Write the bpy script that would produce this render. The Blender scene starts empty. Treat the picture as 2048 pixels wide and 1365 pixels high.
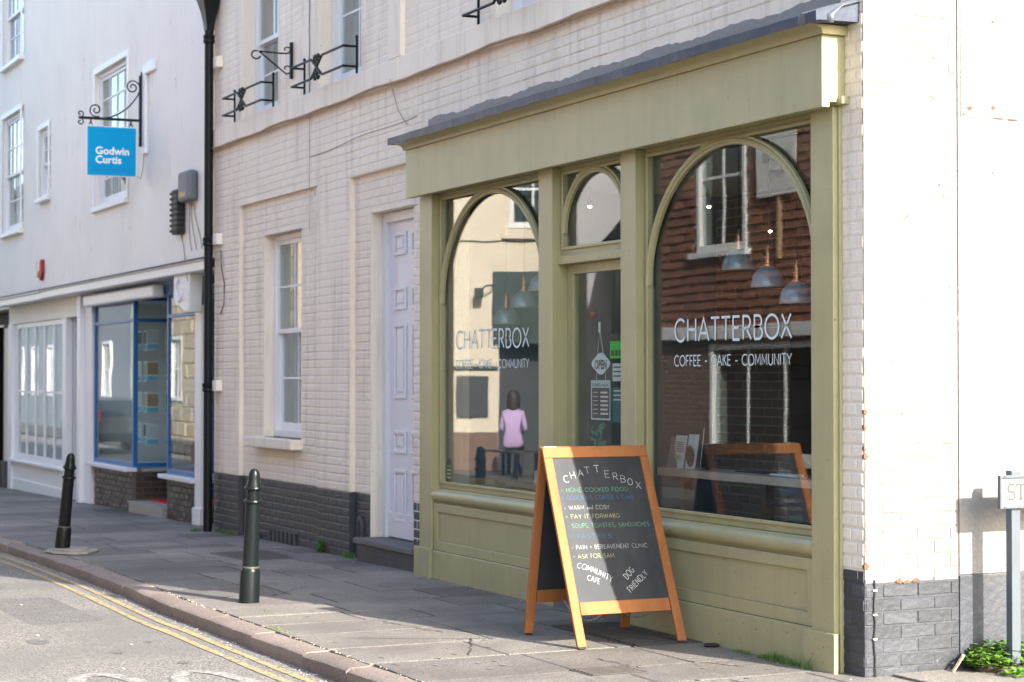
import bpy, bmesh, math, random
from mathutils import Vector, Matrix
R = math.radians
rng = random.Random(7)
SC = bpy.context.scene
COL = SC.collection

# ------------------------------------------------------------------ camera
CAM = Vector((8.706, -6.207, 1.6))
cam = bpy.data.cameras.new("camera")
cam.sensor_width = 36.0
cam.lens = 36.0 * 3900 / 2048
cam.clip_end = 3000
cam.dof.use_dof = True
cam.dof.focus_distance = 12.0
cam.dof.aperture_fstop = 3.6
camo = bpy.data.objects.new("camera", cam)
COL.objects.link(camo)
al, th = math.atan(1839 / 3900), math.atan(74.5 / 3900)
fw = Vector((-math.cos(al) * math.cos(th), math.sin(al) * math.cos(th), math.sin(th)))
camo.location = CAM
camo.rotation_euler = fw.to_track_quat('-Z', 'Y').to_euler()
SC.camera = camo

# ------------------------------------------------------------------ sky, sun, exposure
SUN_AZ, SUN_EL = R(18.5), R(28)          # azimuth from +x towards +y
sv = Vector((math.cos(SUN_AZ) * math.cos(SUN_EL), math.sin(SUN_AZ) * math.cos(SUN_EL), math.sin(SUN_EL)))
w = bpy.data.worlds.new("World"); SC.world = w; w.use_nodes = True
nt = w.node_tree
sky = nt.nodes.new("ShaderNodeTexSky"); sky.sky_type = 'NISHITA'; sky.sun_disc = False
sky.sun_elevation = SUN_EL; sky.sun_rotation = math.atan2(sv.x, sv.y)
sky.dust_density = 2.2; sky.ozone_density = 1.0; sky.air_density = 1.0
bg = nt.nodes["Background"]; bg.inputs[1].default_value = 0.15
nt.links.new(sky.outputs[0], bg.inputs[0])
sun = bpy.data.lights.new("sun", 'SUN'); sun.energy = 3.8; sun.angle = R(0.5); sun.color = (1, .93, .84)
suno = bpy.data.objects.new("sun", sun); COL.objects.link(suno)
suno.rotation_euler = (-sv).to_track_quat('-Z', 'Y').to_euler(); suno.location = sv * 40
vs = SC.view_settings
vs.view_transform = 'Standard'; vs.look = 'None'; vs.gamma = 1; vs.use_curve_mapping = False
vs.exposure = 1.9
SC.cycles.max_bounces = 8
SC.cycles.transparent_max_bounces = 16
SC.cycles.caustics_reflective = False; SC.cycles.caustics_refractive = False

# ------------------------------------------------------------------ materials
def nd(nt, t, **k):
    n = nt.nodes.new(t)
    for a, b in k.items(): setattr(n, a, b)
    return n
def mixc(nt, fac, a, b, blend='MIX'):
    m = nd(nt, 'ShaderNodeMix', data_type='RGBA', blend_type=blend)
    for s, v in ((0, fac), (6, a), (7, b)):
        if hasattr(v, 'links'): nt.links.new(v, m.inputs[s])
        elif s == 0: m.inputs[0].default_value = v
        else: m.inputs[s].default_value = (*v, 1) if len(v) == 3 else v
    return m.outputs[2]
def ramp(nt, src, p0, p1, c0=(0, 0, 0, 1), c1=(1, 1, 1, 1)):
    r = nd(nt, 'ShaderNodeValToRGB')
    r.color_ramp.elements[0].position = p0; r.color_ramp.elements[1].position = p1
    r.color_ramp.elements[0].color = c0; r.color_ramp.elements[1].color = c1
    nt.links.new(src, r.inputs[0]); return r.outputs[0]
def noise(nt, vec, scale, detail=4, rough=.6, stretch=None):
    if stretch:
        mp = nd(nt, 'ShaderNodeMapping'); mp.inputs['Scale'].default_value = stretch
        nt.links.new(vec, mp.inputs[0]); vec = mp.outputs[0]
    n = nd(nt, 'ShaderNodeTexNoise'); n.inputs['Scale'].default_value = scale
    n.inputs['Detail'].default_value = detail; n.inputs['Roughness'].default_value = rough
    nt.links.new(vec, n.inputs['Vector']); return n.outputs[0]
MATS = {}
def mat(name, col, rough=.6, var=.12, scale=4., bump=0., bscale=60., metal=0., streak=0., streakcol=None,
        rand=0., speck=0., speckcol=(.05, .05, .05), speckscale=40., fine=0., finescale=250., spec=.5, blotch=None, local=False, coat=0., brush=0.):
    m = bpy.data.materials.new(name); m.use_nodes = True; nt = m.node_tree
    b = nt.nodes['Principled BSDF']
    if local: pos = nd(nt, 'ShaderNodeTexCoord').outputs['Object']
    else: pos = nd(nt, 'ShaderNodeNewGeometry').outputs['Position']
    c = mixc(nt, noise(nt, pos, scale), tuple(x * (1 - var) for x in col), tuple(min(1, x * (1 + var)) for x in col))
    if fine:
        c = mixc(nt, noise(nt, pos, finescale, 2), c, c); 
        f = ramp(nt, noise(nt, pos, finescale, 2, .5), .4, .6, (1 - fine, 1 - fine, 1 - fine, 1), (1 + fine, 1 + fine, 1 + fine, 1))
        c = mixc(nt, 1.0, c, f, 'MULTIPLY')
    if blotch:
        bc, bs, lo, hi, amt = blotch
        f = ramp(nt, noise(nt, pos, bs, 5, .65), lo, hi, (0, 0, 0, 1), (amt, amt, amt, 1))
        c = mixc(nt, f, c, bc)
    if streak:
        f = ramp(nt, noise(nt, pos, 1., 5, .65, (9, 9, .7)), .5, .75, (0, 0, 0, 1), (streak, streak, streak, 1))
        c = mixc(nt, f, c, streakcol or tuple(x * .45 for x in col))
    if speck:
        f = ramp(nt, noise(nt, pos, speckscale, 3, .5), 1 - speck, 1 - speck + .03)
        c = mixc(nt, f, c, speckcol)
    if rand:
        oi = nd(nt, 'ShaderNodeObjectInfo')
        f = ramp(nt, oi.outputs['Random'], 0, 1, (1 - rand, 1 - rand, 1 - rand, 1), (1 + rand, 1 + rand * .95, 1 + rand * .85, 1))
        c = mixc(nt, 1.0, c, f, 'MULTIPLY')
    nt.links.new(c, b.inputs['Base Color'])
    b.inputs['Roughness'].default_value = rough; b.inputs['Metallic'].default_value = metal
    b.inputs['Specular IOR Level'].default_value = spec
    if coat: b.inputs['Coat Weight'].default_value = coat
    if bump:
        bn = nd(nt, 'ShaderNodeBump'); bn.inputs['Strength'].default_value = 1; bn.inputs['Distance'].default_value = bump
        nt.links.new(noise(nt, pos, bscale, 4, .6), bn.inputs['Height']); nt.links.new(bn.outputs[0], b.inputs['Normal'])
    if brush:
        b2 = nd(nt, 'ShaderNodeBump'); b2.inputs['Strength'].default_value = 1; b2.inputs['Distance'].default_value = brush
        nt.links.new(noise(nt, pos, 1., 4, .6, (90, 90, 2.5)), b2.inputs['Height'])
        if b.inputs['Normal'].is_linked: nt.links.new(b.inputs['Normal'].links[0].from_socket, b2.inputs['Normal'])
        nt.links.new(b2.outputs[0], b.inputs['Normal'])
    MATS[name] = m; return m
def emis(name, col, s):
    m = bpy.data.materials.new(name); m.use_nodes = True; b = m.node_tree.nodes['Principled BSDF']
    b.inputs['Base Color'].default_value = (*col, 1); b.inputs['Emission Color'].default_value = (*col, 1)
    b.inputs['Emission Strength'].default_value = s; MATS[name] = m; return m
def glass(name, tint=(.93, .97, .96)):
    m = bpy.data.materials.new(name); m.use_nodes = True; nt = m.node_tree; nt.nodes.clear()
    out = nd(nt, 'ShaderNodeOutputMaterial'); mx = nd(nt, 'ShaderNodeMixShader')
    geo = nd(nt, 'ShaderNodeNewGeometry'); 
    bn = nd(nt, 'ShaderNodeBump'); bn.inputs['Distance'].default_value = .0005; bn.inputs['Strength'].default_value = 1
    nt.links.new(noise(nt, geo.outputs['Position'], 1.6, 1, .4), bn.inputs['Height'])
    tr = nd(nt, 'ShaderNodeBsdfTransparent'); tr.inputs[0].default_value = (*tint, 1)
    gl = nd(nt, 'ShaderNodeBsdfGlossy'); gl.inputs['Roughness'].default_value = 0.0
    nt.links.new(bn.outputs[0], gl.inputs['Normal'])
    # same reflectance from both sides of the pane: IOR is 1.52 seen from air on either face
    ab = nd(nt, 'ShaderNodeMath', operation='POWER'); 
    lw = nd(nt, 'ShaderNodeLayerWeight'); lw.inputs[0].default_value = .5
    mr = nd(nt, 'ShaderNodeMapRange'); mr.inputs['To Min'].default_value = .045; mr.inputs['To Max'].default_value = .95
    nt.links.new(lw.outputs['Facing'], ab.inputs[0]); ab.inputs[1].default_value = 4.0
    nt.links.new(ab.outputs[0], mr.inputs[0])
    nt.links.new(mr.outputs[0], mx.inputs[0]); nt.links.new(tr.outputs[0], mx.inputs[1]); nt.links.new(gl.outputs[0], mx.inputs[2])
    nt.links.new(mx.outputs[0], out.inputs[0]); MATS[name] = m; return m

mat('brick_paint', (.83, .745, .63), .62, .12, 2.2, .0034, 45, streak=.42, streakcol=(.30, .26, .22), speck=.26, speckcol=(.25, .2, .17), speckscale=30, rand=.02, blotch=((.5, .42, .34), 1.1, .52, .75, .35))
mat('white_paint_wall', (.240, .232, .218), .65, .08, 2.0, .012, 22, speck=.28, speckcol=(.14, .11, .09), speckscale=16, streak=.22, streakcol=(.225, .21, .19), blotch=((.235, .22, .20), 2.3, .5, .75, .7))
mat('plinth_paint', (.040, .045, .056), .5, .3, 5, .006, 25, speck=.27, speckcol=(.12, .115, .11), speckscale=20, rand=.25, blotch=((.06, .06, .064), 3, .5, .8, .6))
mat('white_render', (.84, .80, .73), .7, .06, 1.2, .004, 20, speck=.22, speckcol=(.5, .48, .45), speckscale=9, streak=.10, streakcol=(.48, .47, .46), blotch=((.6, .57, .53), .8, .5, .8, .4))
mat('cream_render', (.70, .62, .50), .7, .06, 1.5, .002, 30, streak=.08)
mat('bluegrey_render', (.20, .225, .25), .7, .2, 1.5, .002, 30); mat('car_paint', (.02, .03, .04), .2, 0, coat=.6)
mat('grey_render', (.45, .44, .47), .7, .06, 1.5, .002, 30)
mat('stone_block', (.50, .42, .31), .8, .15, 2, .004, 30, rand=.12)
mat('sage', (.375, .345, .185), .42, .14, 2.2, .0014, 40, brush=.0011, streak=.38, streakcol=(.25, .228, .118), speck=.26, speckcol=(.14, .125, .08), speckscale=38, blotch=((.285, .268, .155), 1.6, .5, .72, .55))
mat('lead', (.048, .06, .088), .45, .35, 5, .002, 25, metal=.15, spec=.3, streak=.5, streakcol=(.13, .135, .15), blotch=((.02, .03, .055), 3, .42, .65, .8))
mat('lead_new', (.16, .18, .21), .45, .15, 12, .003, 40, metal=.5, blotch=((.2, .26, .36), 8, .5, .7, .6))
mat('white_gloss', (.76, .76, .77), .35, .03, 4)
mat('white_gloss_blue', (.68, .69, .73), .35, .03, 4)
mat('blue_paint', (.010, .11, .30), .35, .1, 4)
mat('black_iron', (.007, .009, .011), .42, .2, 15, .001, 120, spec=.2, speck=.2, speckcol=(.06, .06, .06))
mat('bollard_paint', (.007, .011, .012), .32, spec=.22, var=.3, scale=8, bump=.001, bscale=90, speck=.24, speckcol=(.07, .07, .07), speckscale=45, streak=.3, streakcol=(.025, .025, .026), local=True)
mat('bollard_wear', (.06, .056, .05), .6, .4, 20, local=True)
mat('timber', (.35, .135, .046), .58, spec=.2, var=.2, scale=3, bump=.0012, bscale=80, streak=.8, streakcol=(.24, .085, .028), speck=.25, speckcol=(.42, .24, .13), speckscale=30, local=True)
mat('chalkboard', (.020, .024, .029), .62, .2, 4, spec=.42, streak=.6, streakcol=(.045, .048, .05), blotch=((.038, .041, .044), 3, .45, .75, .7), local=True)
mat('chalk_white', (.48, .49, .49), .9, .45, 90); mat('chalk_green', (.12, .38, .22), .9, .4, 60)
mat('chalk_blue', (.02, .14, .33), .9, .3, 60); mat('chalk_yellow', (.50, .48, .22), .9, .3, 60)
mat('asphalt', (.185, .176, .16), .9, .16, 1.3, .010, 70, fine=.5, finescale=85, speck=.3, speckcol=(.06, .057, .055), speckscale=75, blotch=((.135, .13, .122), .8, .45, .65, .7))
mat('yellow_line', (.36, .27, .125), .8, .1, 3, .002, 90, fine=.2, finescale=110, speck=.46, speckcol=(.16, .15, .135), speckscale=28)
mat('road_white', (.28, .27, .25), .8, .1, 3, .002, 90, fine=.25, finescale=110, speck=.48, speckcol=(.17, .16, .145), speckscale=22)
mat('flagstone', (.185, .17, .15), .68, .3, 1.9, .009, 18, rand=.32, fine=.35, finescale=90, speck=.27, speckcol=(.06, .055, .05), speckscale=34, blotch=((.11, .098, .09), 1.3, .42, .68, .8))
mat('kerbstone', (.215, .172, .147), .8, .3, 3, .005, 40, rand=.14, fine=.28, finescale=130, speck=.25, speckcol=(.07, .055, .05), speckscale=50)
mat('joint_dirt', (.05, .045, .037), .95, .3, 8, .01, 40)
mat('iron_cover', (.07, .064, .058), .6, .3, 12, .002, 60, metal=.3)
mat('asphalt_patch', (.13, .125, .118), .85, .2, 3, .008, 60, fine=.45, finescale=85); mat('oil_stain', (.125, .12, .112), .75, .3, 8, .006, 80, fine=.3, finescale=85); mat('bare_timber', (.17, .12, .075), .8, .3, 30)
mat('joint_grey', (.20, .185, .165), .8, .5, 5, .003, 50); mat('tan_stain', (.36, .25, .15), .8, .4, 5)
mat('concrete', (.3, .28, .25), .85, .15, 5, .004, 50, speck=.2)
mat('step_stone', (.13, .125, .12), .8, .2, 5, .004, 40)
mat('grass', (.085, .17, .02), .6, .45, 14); mat('leaf', (.10, .21, .022), .5, .4, 9); mat('soil', (.07, .05, .035), .95, .3, 20, .02, 40)
mat('sign_blue', (.0, .30, .60), .6, .03, 3, spec=.12); mat('sign_blue_dark', (.0, .14, .36), .4, 0)
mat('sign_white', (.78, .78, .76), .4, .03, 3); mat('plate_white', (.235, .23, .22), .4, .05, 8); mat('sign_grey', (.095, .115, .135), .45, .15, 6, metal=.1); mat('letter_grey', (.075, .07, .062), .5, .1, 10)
mat('vinyl', (.60, .70, .73), .5, .03, 5); mat('vinyl_dark', (.12, .14, .15), .5)
mat('lamp_enamel', (.38, .44, .50), .28, .1, 6, metal=.25); mat('copper', (.72, .34, .22), .28, .1, 8, metal=.9); mat('lamp_inner', (.75, .42, .24), .4)
emis('bulb', (1, .55, .24), 22); emis('spot_bulb', (1, .72, .42), 24)
mat('dark_wood', (.06, .035, .022), .5, .3, 4); mat('light_wood', (.36, .25, .16), .5, .15, 4, streak=.3); mat('shelf_edge', (.42, .34, .29), .5, .08, 4)
mat('interior_paint', (.17, .18, .19), .8); mat('interior_floor', (.22, .17, .13), .5); mat('interior_ceiling', (.6, .58, .55), .8); mat('interior_blue', (.13, .18, .22), .7)
mat('interior_brick', (.24, .165, .135), .85, .25, 6, .004, 60, rand=.25); mat('mortar_dark', (.36, .32, .29), .9, .2, 10)
mat('teal', (.03, .13, .15), .6); mat('navy', (.012, .022, .05), .6); mat('kraft', (.36, .25, .15), .8); mat('paper', (.68, .69, .68), .7, .05, 20); mat('paper_blue', (.12, .42, .62), .6); mat('paper_green', (.35, .5, .12), .6); mat('sticker_green', (.02, .62, .05), .5); mat('red', (.6, .03, .02), .5); mat('charcoal', (.035, .035, .038), .6); mat('pale_box', (.5, .54, .57), .5)
mat('tile_clay', (.185, .075, .05), .8, .25, 5, .004, 40, rand=.22); mat('brick_red', (.17, .10, .075), .85, .25, 4, .004, 50, rand=.22); mat('mortar', (.34, .31, .27), .9, .1, 10)
mat('slate', (.05, .055, .07), .6, .2, 5, rand=.2); mat('dark_green_paint', (.018, .04, .037), .45, .1, 3)
mat('stall_brick', (.045, .032, .026), .35, .3, 6, .002, 60, rand=.3); mat('stall_mortar', (.12, .1, .085), .9)
mat('curtain', (.42, .50, .56), .8, .1, 3); mat('curtain_blue', (.10, .24, .36), .8, .15, 3); mat('bag', (.55, .5, .5), .5)
mat('alarm_red', (.30, .008, .015), .35); mat('alarm_yellow', (.62, .42, .10), .5); mat('box_grey', (.12, .135, .155), .5); mat('cable', (.3, .29, .27), .7); mat('cable_black', (.03, .03, .03), .7)
mat('rust', (.14, .065, .04), .9, .4, 40); mat('bare_brick', (.15, .075, .04), .9, .3, 40, .004, 80)
mat('lilac', (.50, .36, .62), .8); mat('hair', (.035, .018, .012), .6); mat('skin', (.55, .33, .24), .55); mat('trousers', (.06, .05, .06), .8)
mat('chain', (.5, .5, .5), .35, .1, 10, metal=.9); mat('rubber', (.015, .015, .015), .7)
glass('pane_glass'); glass('pane_glass_thin', (.9, .95, .96))
G = lambda n: MATS[n]

# ------------------------------------------------------------------ mesh helpers
class MB:
    def __init__(s): s.v = []; s.f = []
    def add(s, vs, fs):
        o = len(s.v); s.v += [tuple(p) for p in vs]; s.f += [tuple(i + o for i in f) for f in fs]; return s
    def hexa(s, p): return s.add(p, [(0, 3, 2, 1), (4, 5, 6, 7), (0, 1, 5, 4), (1, 2, 6, 5), (2, 3, 7, 6), (3, 0, 4, 7)])
    def box(s, x0, x1, y0, y1, z0, z1):
        return s.hexa([(x0, y0, z0), (x1, y0, z0), (x1, y1, z0), (x0, y1, z0), (x0, y0, z1), (x1, y0, z1), (x1, y1, z1), (x0, y1, z1)])
    def tube(s, pts, r, n=8, closed=False):
        pts = [Vector(p) for p in pts]; N = len(pts); rs = r if isinstance(r, (list, tuple)) else [r] * N
        rings = []; up = None
        for i, p in enumerate(pts):
            a = pts[(i - 1) % N] if (i > 0 or closed) else p; b = pts[(i + 1) % N] if (i < N - 1 or closed) else p
            t = (b - a).normalized()
            if up is None: up = t.orthogonal().normalized()
            up = (up - t * up.dot(t)); up = up.normalized() if up.length > 1e-6 else t.orthogonal().normalized()
            q = t.cross(up)
            rings.append([p + (up * math.cos(2 * math.pi * k / n) + q * math.sin(2 * math.pi * k / n)) * rs[i] for k in range(n)])
        vs = [v for rg in rings for v in rg]; fs = []
        for i in range(N if closed else N - 1):
            j = (i + 1) % N
            for k in range(n): fs.append((i * n + k, i * n + (k + 1) % n, j * n + (k + 1) % n, j * n + k))
        if not closed: fs += [tuple(range(n))[::-1], tuple((N - 1) * n + k for k in range(n))]
        return s.add(vs, fs)
    def lathe(s, prof, c=(0, 0, 0), n=24):
        vs = []; fs = []; m = len(prof)
        for r, z in prof:
            for k in range(n): vs.append((c[0] + r * math.cos(2 * math.pi * k / n), c[1] + r * math.sin(2 * math.pi * k / n), c[2] + z))
        for i in range(m - 1):
            for k in range(n): fs.append((i * n + k, i * n + (k + 1) % n, (i + 1) * n + (k + 1) % n, (i + 1) * n + k))
        if prof[0][0] > 1e-4: fs.append(tuple(range(n))[::-1])
        if prof[-1][0] > 1e-4: fs.append(tuple((m - 1) * n + k for k in range(n)))
        return s.add(vs, fs)
    def prism(s, poly, fmap, d0, d1):
        """poly in 2D, fmap(a, b, d) -> 3D"""
        n = len(poly); vs = [fmap(a, b, d0) for a, b in poly] + [fmap(a, b, d1) for a, b in poly]
        fs = [tuple(range(n))[::-1], tuple(range(n, 2 * n))] + [(i, (i + 1) % n, n + (i + 1) % n, n + i) for i in range(n)]
        return s.add(vs, fs)
    def strip(s, pts2, width, fmap, d0=0., d1=.001, closed=False):
        """mitred flat stroke along 2D points"""
        P = [Vector((a, b)) for a, b in pts2]; N = len(P); L = []; Rr = []
        for i in range(N):
            a = P[i - 1] if (i > 0 or closed) else P[i]; b = P[(i + 1) % N] if (i < N - 1 or closed) else P[i]
            t1 = (P[i] - a); t2 = (b - P[i])
            if t1.length < 1e-9: t1 = t2
            if t2.length < 1e-9: t2 = t1
            t1 = t1.normalized(); t2 = t2.normalized(); t = (t1 + t2)
            t = t.normalized() if t.length > .3 else t2
            nrm = Vector((-t.y, t.x)); c = max(.55, nrm.dot(Vector((-t1.y, t1.x))))
            o = nrm * (width / 2 / c); L.append(P[i] + o); Rr.append(P[i] - o)
        for i in range(N if closed else N - 1):
            j = (i + 1) % N
            s.add([fmap(*L[i], d1), fmap(*Rr[i], d1), fmap(*Rr[j], d1), fmap(*L[j], d1)], [(0, 1, 2, 3)])
            if d1 - d0 > .004:
                s.add([fmap(*L[i], d0), fmap(*L[j], d0), fmap(*L[j], d1), fmap(*L[i], d1)], [(0, 1, 2, 3)])
                s.add([fmap(*Rr[i], d0), fmap(*Rr[j], d0), fmap(*Rr[j], d1), fmap(*Rr[i], d1)], [(0, 1, 2, 3)])
                s.add([fmap(*L[i], d0), fmap(*Rr[i], d0), fmap(*Rr[j], d0), fmap(*L[j], d0)], [(0, 1, 2, 3)])
        return s
    def mesh(s, name, m, off=(0, 0, 0), smooth=False, recalc=True):
        me = bpy.data.meshes.new(name)
        me.from_pydata([(a - off[0], b - off[1], c - off[2]) for a, b, c in s.v], [], s.f)
        if recalc:
            bm = bmesh.new(); bm.from_mesh(me); bmesh.ops.recalc_face_normals(bm, faces=bm.faces); bm.to_mesh(me); bm.free()
        if smooth:
            me.shade_smooth(); me.set_sharp_from_angle(angle=R(38))
        me.materials.append(G(m)); me.update(); return me
    def build(s, name, m, parent=None, smooth=False, bevel=0, recalc=True):
        off = ORI.get(parent.name, (0, 0, 0)) if parent else (0, 0, 0)
        o = bpy.data.objects.new(name, s.mesh(name, m, off, smooth, recalc)); COL.objects.link(o)
        if parent: o.parent = parent; ORI[o.name] = off
        if bevel:
            bv = o.modifiers.new('bevel', 'BEVEL'); bv.width = bevel; bv.segments = 2; bv.limit_method = 'ANGLE'; bv.angle_limit = R(50)
        return o
ORI = {}
def thing(name, label, cat, loc=(0, 0, 0), group=None):
    o = bpy.data.objects.new(name, None); COL.objects.link(o); o.location = loc; o.empty_display_size = .1
    o['label'] = label; o['category'] = cat
    if group: o['group'] = group
    ORI[o.name] = tuple(loc); return o
def tag(o, label, cat, group=None):
    o['label'] = label; o['category'] = cat
    if group: o['group'] = group
    return o
def kind(o, k): o['kind'] = k; return o
def copy_tree(o, loc, parent=None, **props):
    c = o.copy(); COL.objects.link(c)
    if parent is None: c.location = loc
    else: c.parent = parent
    for k, v in props.items(): c[k] = v
    for ch in list(o.children): copy_tree(ch, None, c)
    return c
XZ = lambda y, sgn=-1: (lambda a, b, d: (a, y + sgn * d, b))          # faces -y
YZ = lambda x, sgn=1: (lambda a, b, d: (x + sgn * d, a, b))           # faces +x
def arcpts(cx, cz, a, b, t0, t1, n): return [(cx + a * math.cos(R(t0 + (t1 - t0) * i / n)), cz + b * math.sin(R(t0 + (t1 - t0) * i / n))) for i in range(n + 1)]
def gz(x): return -0.014 * max(0, -x - 6.5)

def holed(mb, x0, x1, z0, z1, holes, d0, d1, fmap):
    """slab in a 2D (a,b) frame with rectangular holes, depth d0..d1, clean faces only"""
    xs = sorted({x0, x1, *[v for h in holes for v in h[:2] if x0 < v < x1]}); zs = sorted({z0, z1, *[v for h in holes for v in h[2:] if z0 < v < z1]})
    def solid(i, j):
        if i < 0 or j < 0 or i >= len(xs) - 1 or j >= len(zs) - 1: return False
        cx, cz = (xs[i] + xs[i + 1]) / 2, (zs[j] + zs[j + 1]) / 2
        return not any(h[0] < cx < h[1] and h[2] < cz < h[3] for h in holes)
    for i in range(len(xs) - 1):
        for j in range(len(zs) - 1):
            if not solid(i, j): continue
            a, b, c, e = xs[i], xs[i + 1], zs[j], zs[j + 1]
            for d in (d0, d1): mb.add([fmap(a, c, d), fmap(b, c, d), fmap(b, e, d), fmap(a, e, d)], [(0, 1, 2, 3)])
            for ni, nj, p, q in ((i - 1, j, (a, c), (a, e)), (i + 1, j, (b, c), (b, e)), (i, j - 1, (a, c), (b, c)), (i, j + 1, (a, e), (b, e))):
                if not solid(ni, nj): mb.add([fmap(*p, d0), fmap(*q, d0), fmap(*q, d1), fmap(*p, d1)], [(0, 1, 2, 3)])
    return mb
def weld(o):
    bm = bmesh.new(); bm.from_mesh(o.data); bmesh.ops.remove_doubles(bm, verts=bm.verts, dist=1e-4)
    bmesh.ops.recalc_face_normals(bm, faces=bm.faces); bm.to_mesh(o.data); bm.free(); return o

def brick_cells(a0, a1, z0, z1, holes, ln=.225, ht=.075, joint=.010, header=False, seed=1, minlen=.035):
    rr = random.Random(seed); out = []; k = 0; z = z0
    while z < z1 - .02:
        zt = min(z + ht, z1); cuts = [(a0, a1)]
        for h in holes:
            if h[2] < zt - .004 and h[3] > z + .004:
                nc = []
                for p, q in cuts:
                    if h[1] <= p or h[0] >= q: nc.append((p, q)); continue
                    if h[0] > p: nc.append((p, h[0]))
                    if h[1] < q: nc.append((h[1], q))
                cuts = nc
        for p, q in cuts:
            step = ln if not (header and k % 2) else ln / 2
            off = (k % 2) * ln / 2 if not header else (k % 2) * ln / 4
            s = math.floor((p - off) / step) * step + off
            while s < q:
                b0, b1 = max(s, p), min(s + step, q)
                if b1 - b0 > minlen: out.append((b0 + joint / 2, b1 - joint / 2, z + joint / 2, zt - joint / 2))
                s += step
        z += ht; k += 1
    return out
PROTO = {}
def piece_mesh(mname, depth, rnd, inset=.006, key='brick'):
    k = (mname, depth, rnd, inset, key)
    if k not in PROTO:
        r = random.Random(hash((rnd, 3)) & 999); j = lambda s: r.uniform(-s, s)
        mb = MB(); ix, iz = inset / .2, inset / .065
        base = [(-.5, 0, -.5), (.5, 0, -.5), (.5, 0, .5), (-.5, 0, .5)]
        top = [(-.5 + ix * (1 + j(.6)), -1 + j(.25), -.5 + iz * (1 + j(.6))), (.5 - ix * (1 + j(.6)), -1 + j(.25), -.5 + iz * (1 + j(.6))), (.5 - ix * (1 + j(.6)), -1 + j(.25), .5 - iz * (1 + j(.6))), (-.5 + ix * (1 + j(.6)), -1 + j(.25), .5 - iz * (1 + j(.6)))]
        mb.add(base + top, [(0, 1, 5, 4), (1, 2, 6, 5), (2, 3, 7, 6), (3, 0, 4, 7), (4, 5, 6, 7)])
        PROTO[k] = mb.mesh(key, mname)
    return PROTO[k]
def pieces(parent, name, restname, cells, rot, keep=300, focus=CAM, nproto=5, inset=.006):
    """cells: (x, y, z, length, height, depth, material); rot = z rotation of the face (0: faces -y)"""
    off = Vector(ORI.get(parent.name, (0, 0, 0)))
    cells = sorted(cells, key=lambda c: (Vector(c[:3]) - focus).length)
    rest = {}
    for i, (x, y, z, l, h, d, m) in enumerate(cells):
        me = piece_mesh(m, 0, i % nproto, inset, name)
        s1 = x * math.cos(rot) + y * math.sin(rot); fld = .5 + .5 * math.sin(s1 * 1.37 + 2.1 * math.sin(z * .9)) * math.sin(z * 1.9 + 1.3 * math.sin(s1 * .8))
        dd = d * (rng.uniform(.75, 1.2) if d > .0066 else (.18 + 1.15 * fld) * rng.uniform(.7, 1.3))
        if i < keep:
            o = bpy.data.objects.new(name, me); COL.objects.link(o); o.parent = parent
            o.location = Vector((x, y, z)) - off; o.scale = (l, dd, h); o.rotation_euler = (0, 0, rot)
        else:
            mb = rest.setdefault(m, MB()); M = Matrix.Translation((x, y, z)) @ Matrix.Rotation(rot, 4, 'Z') @ Matrix.Diagonal((l, dd, h, 1))
            mb.add([M @ v.co for v in me.vertices], [tuple(p.vertices) for p in me.polygons])
    for m, mb in rest.items():
        kind(mb.build(restname, m, parent, recalc=False), 'stuff')

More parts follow.
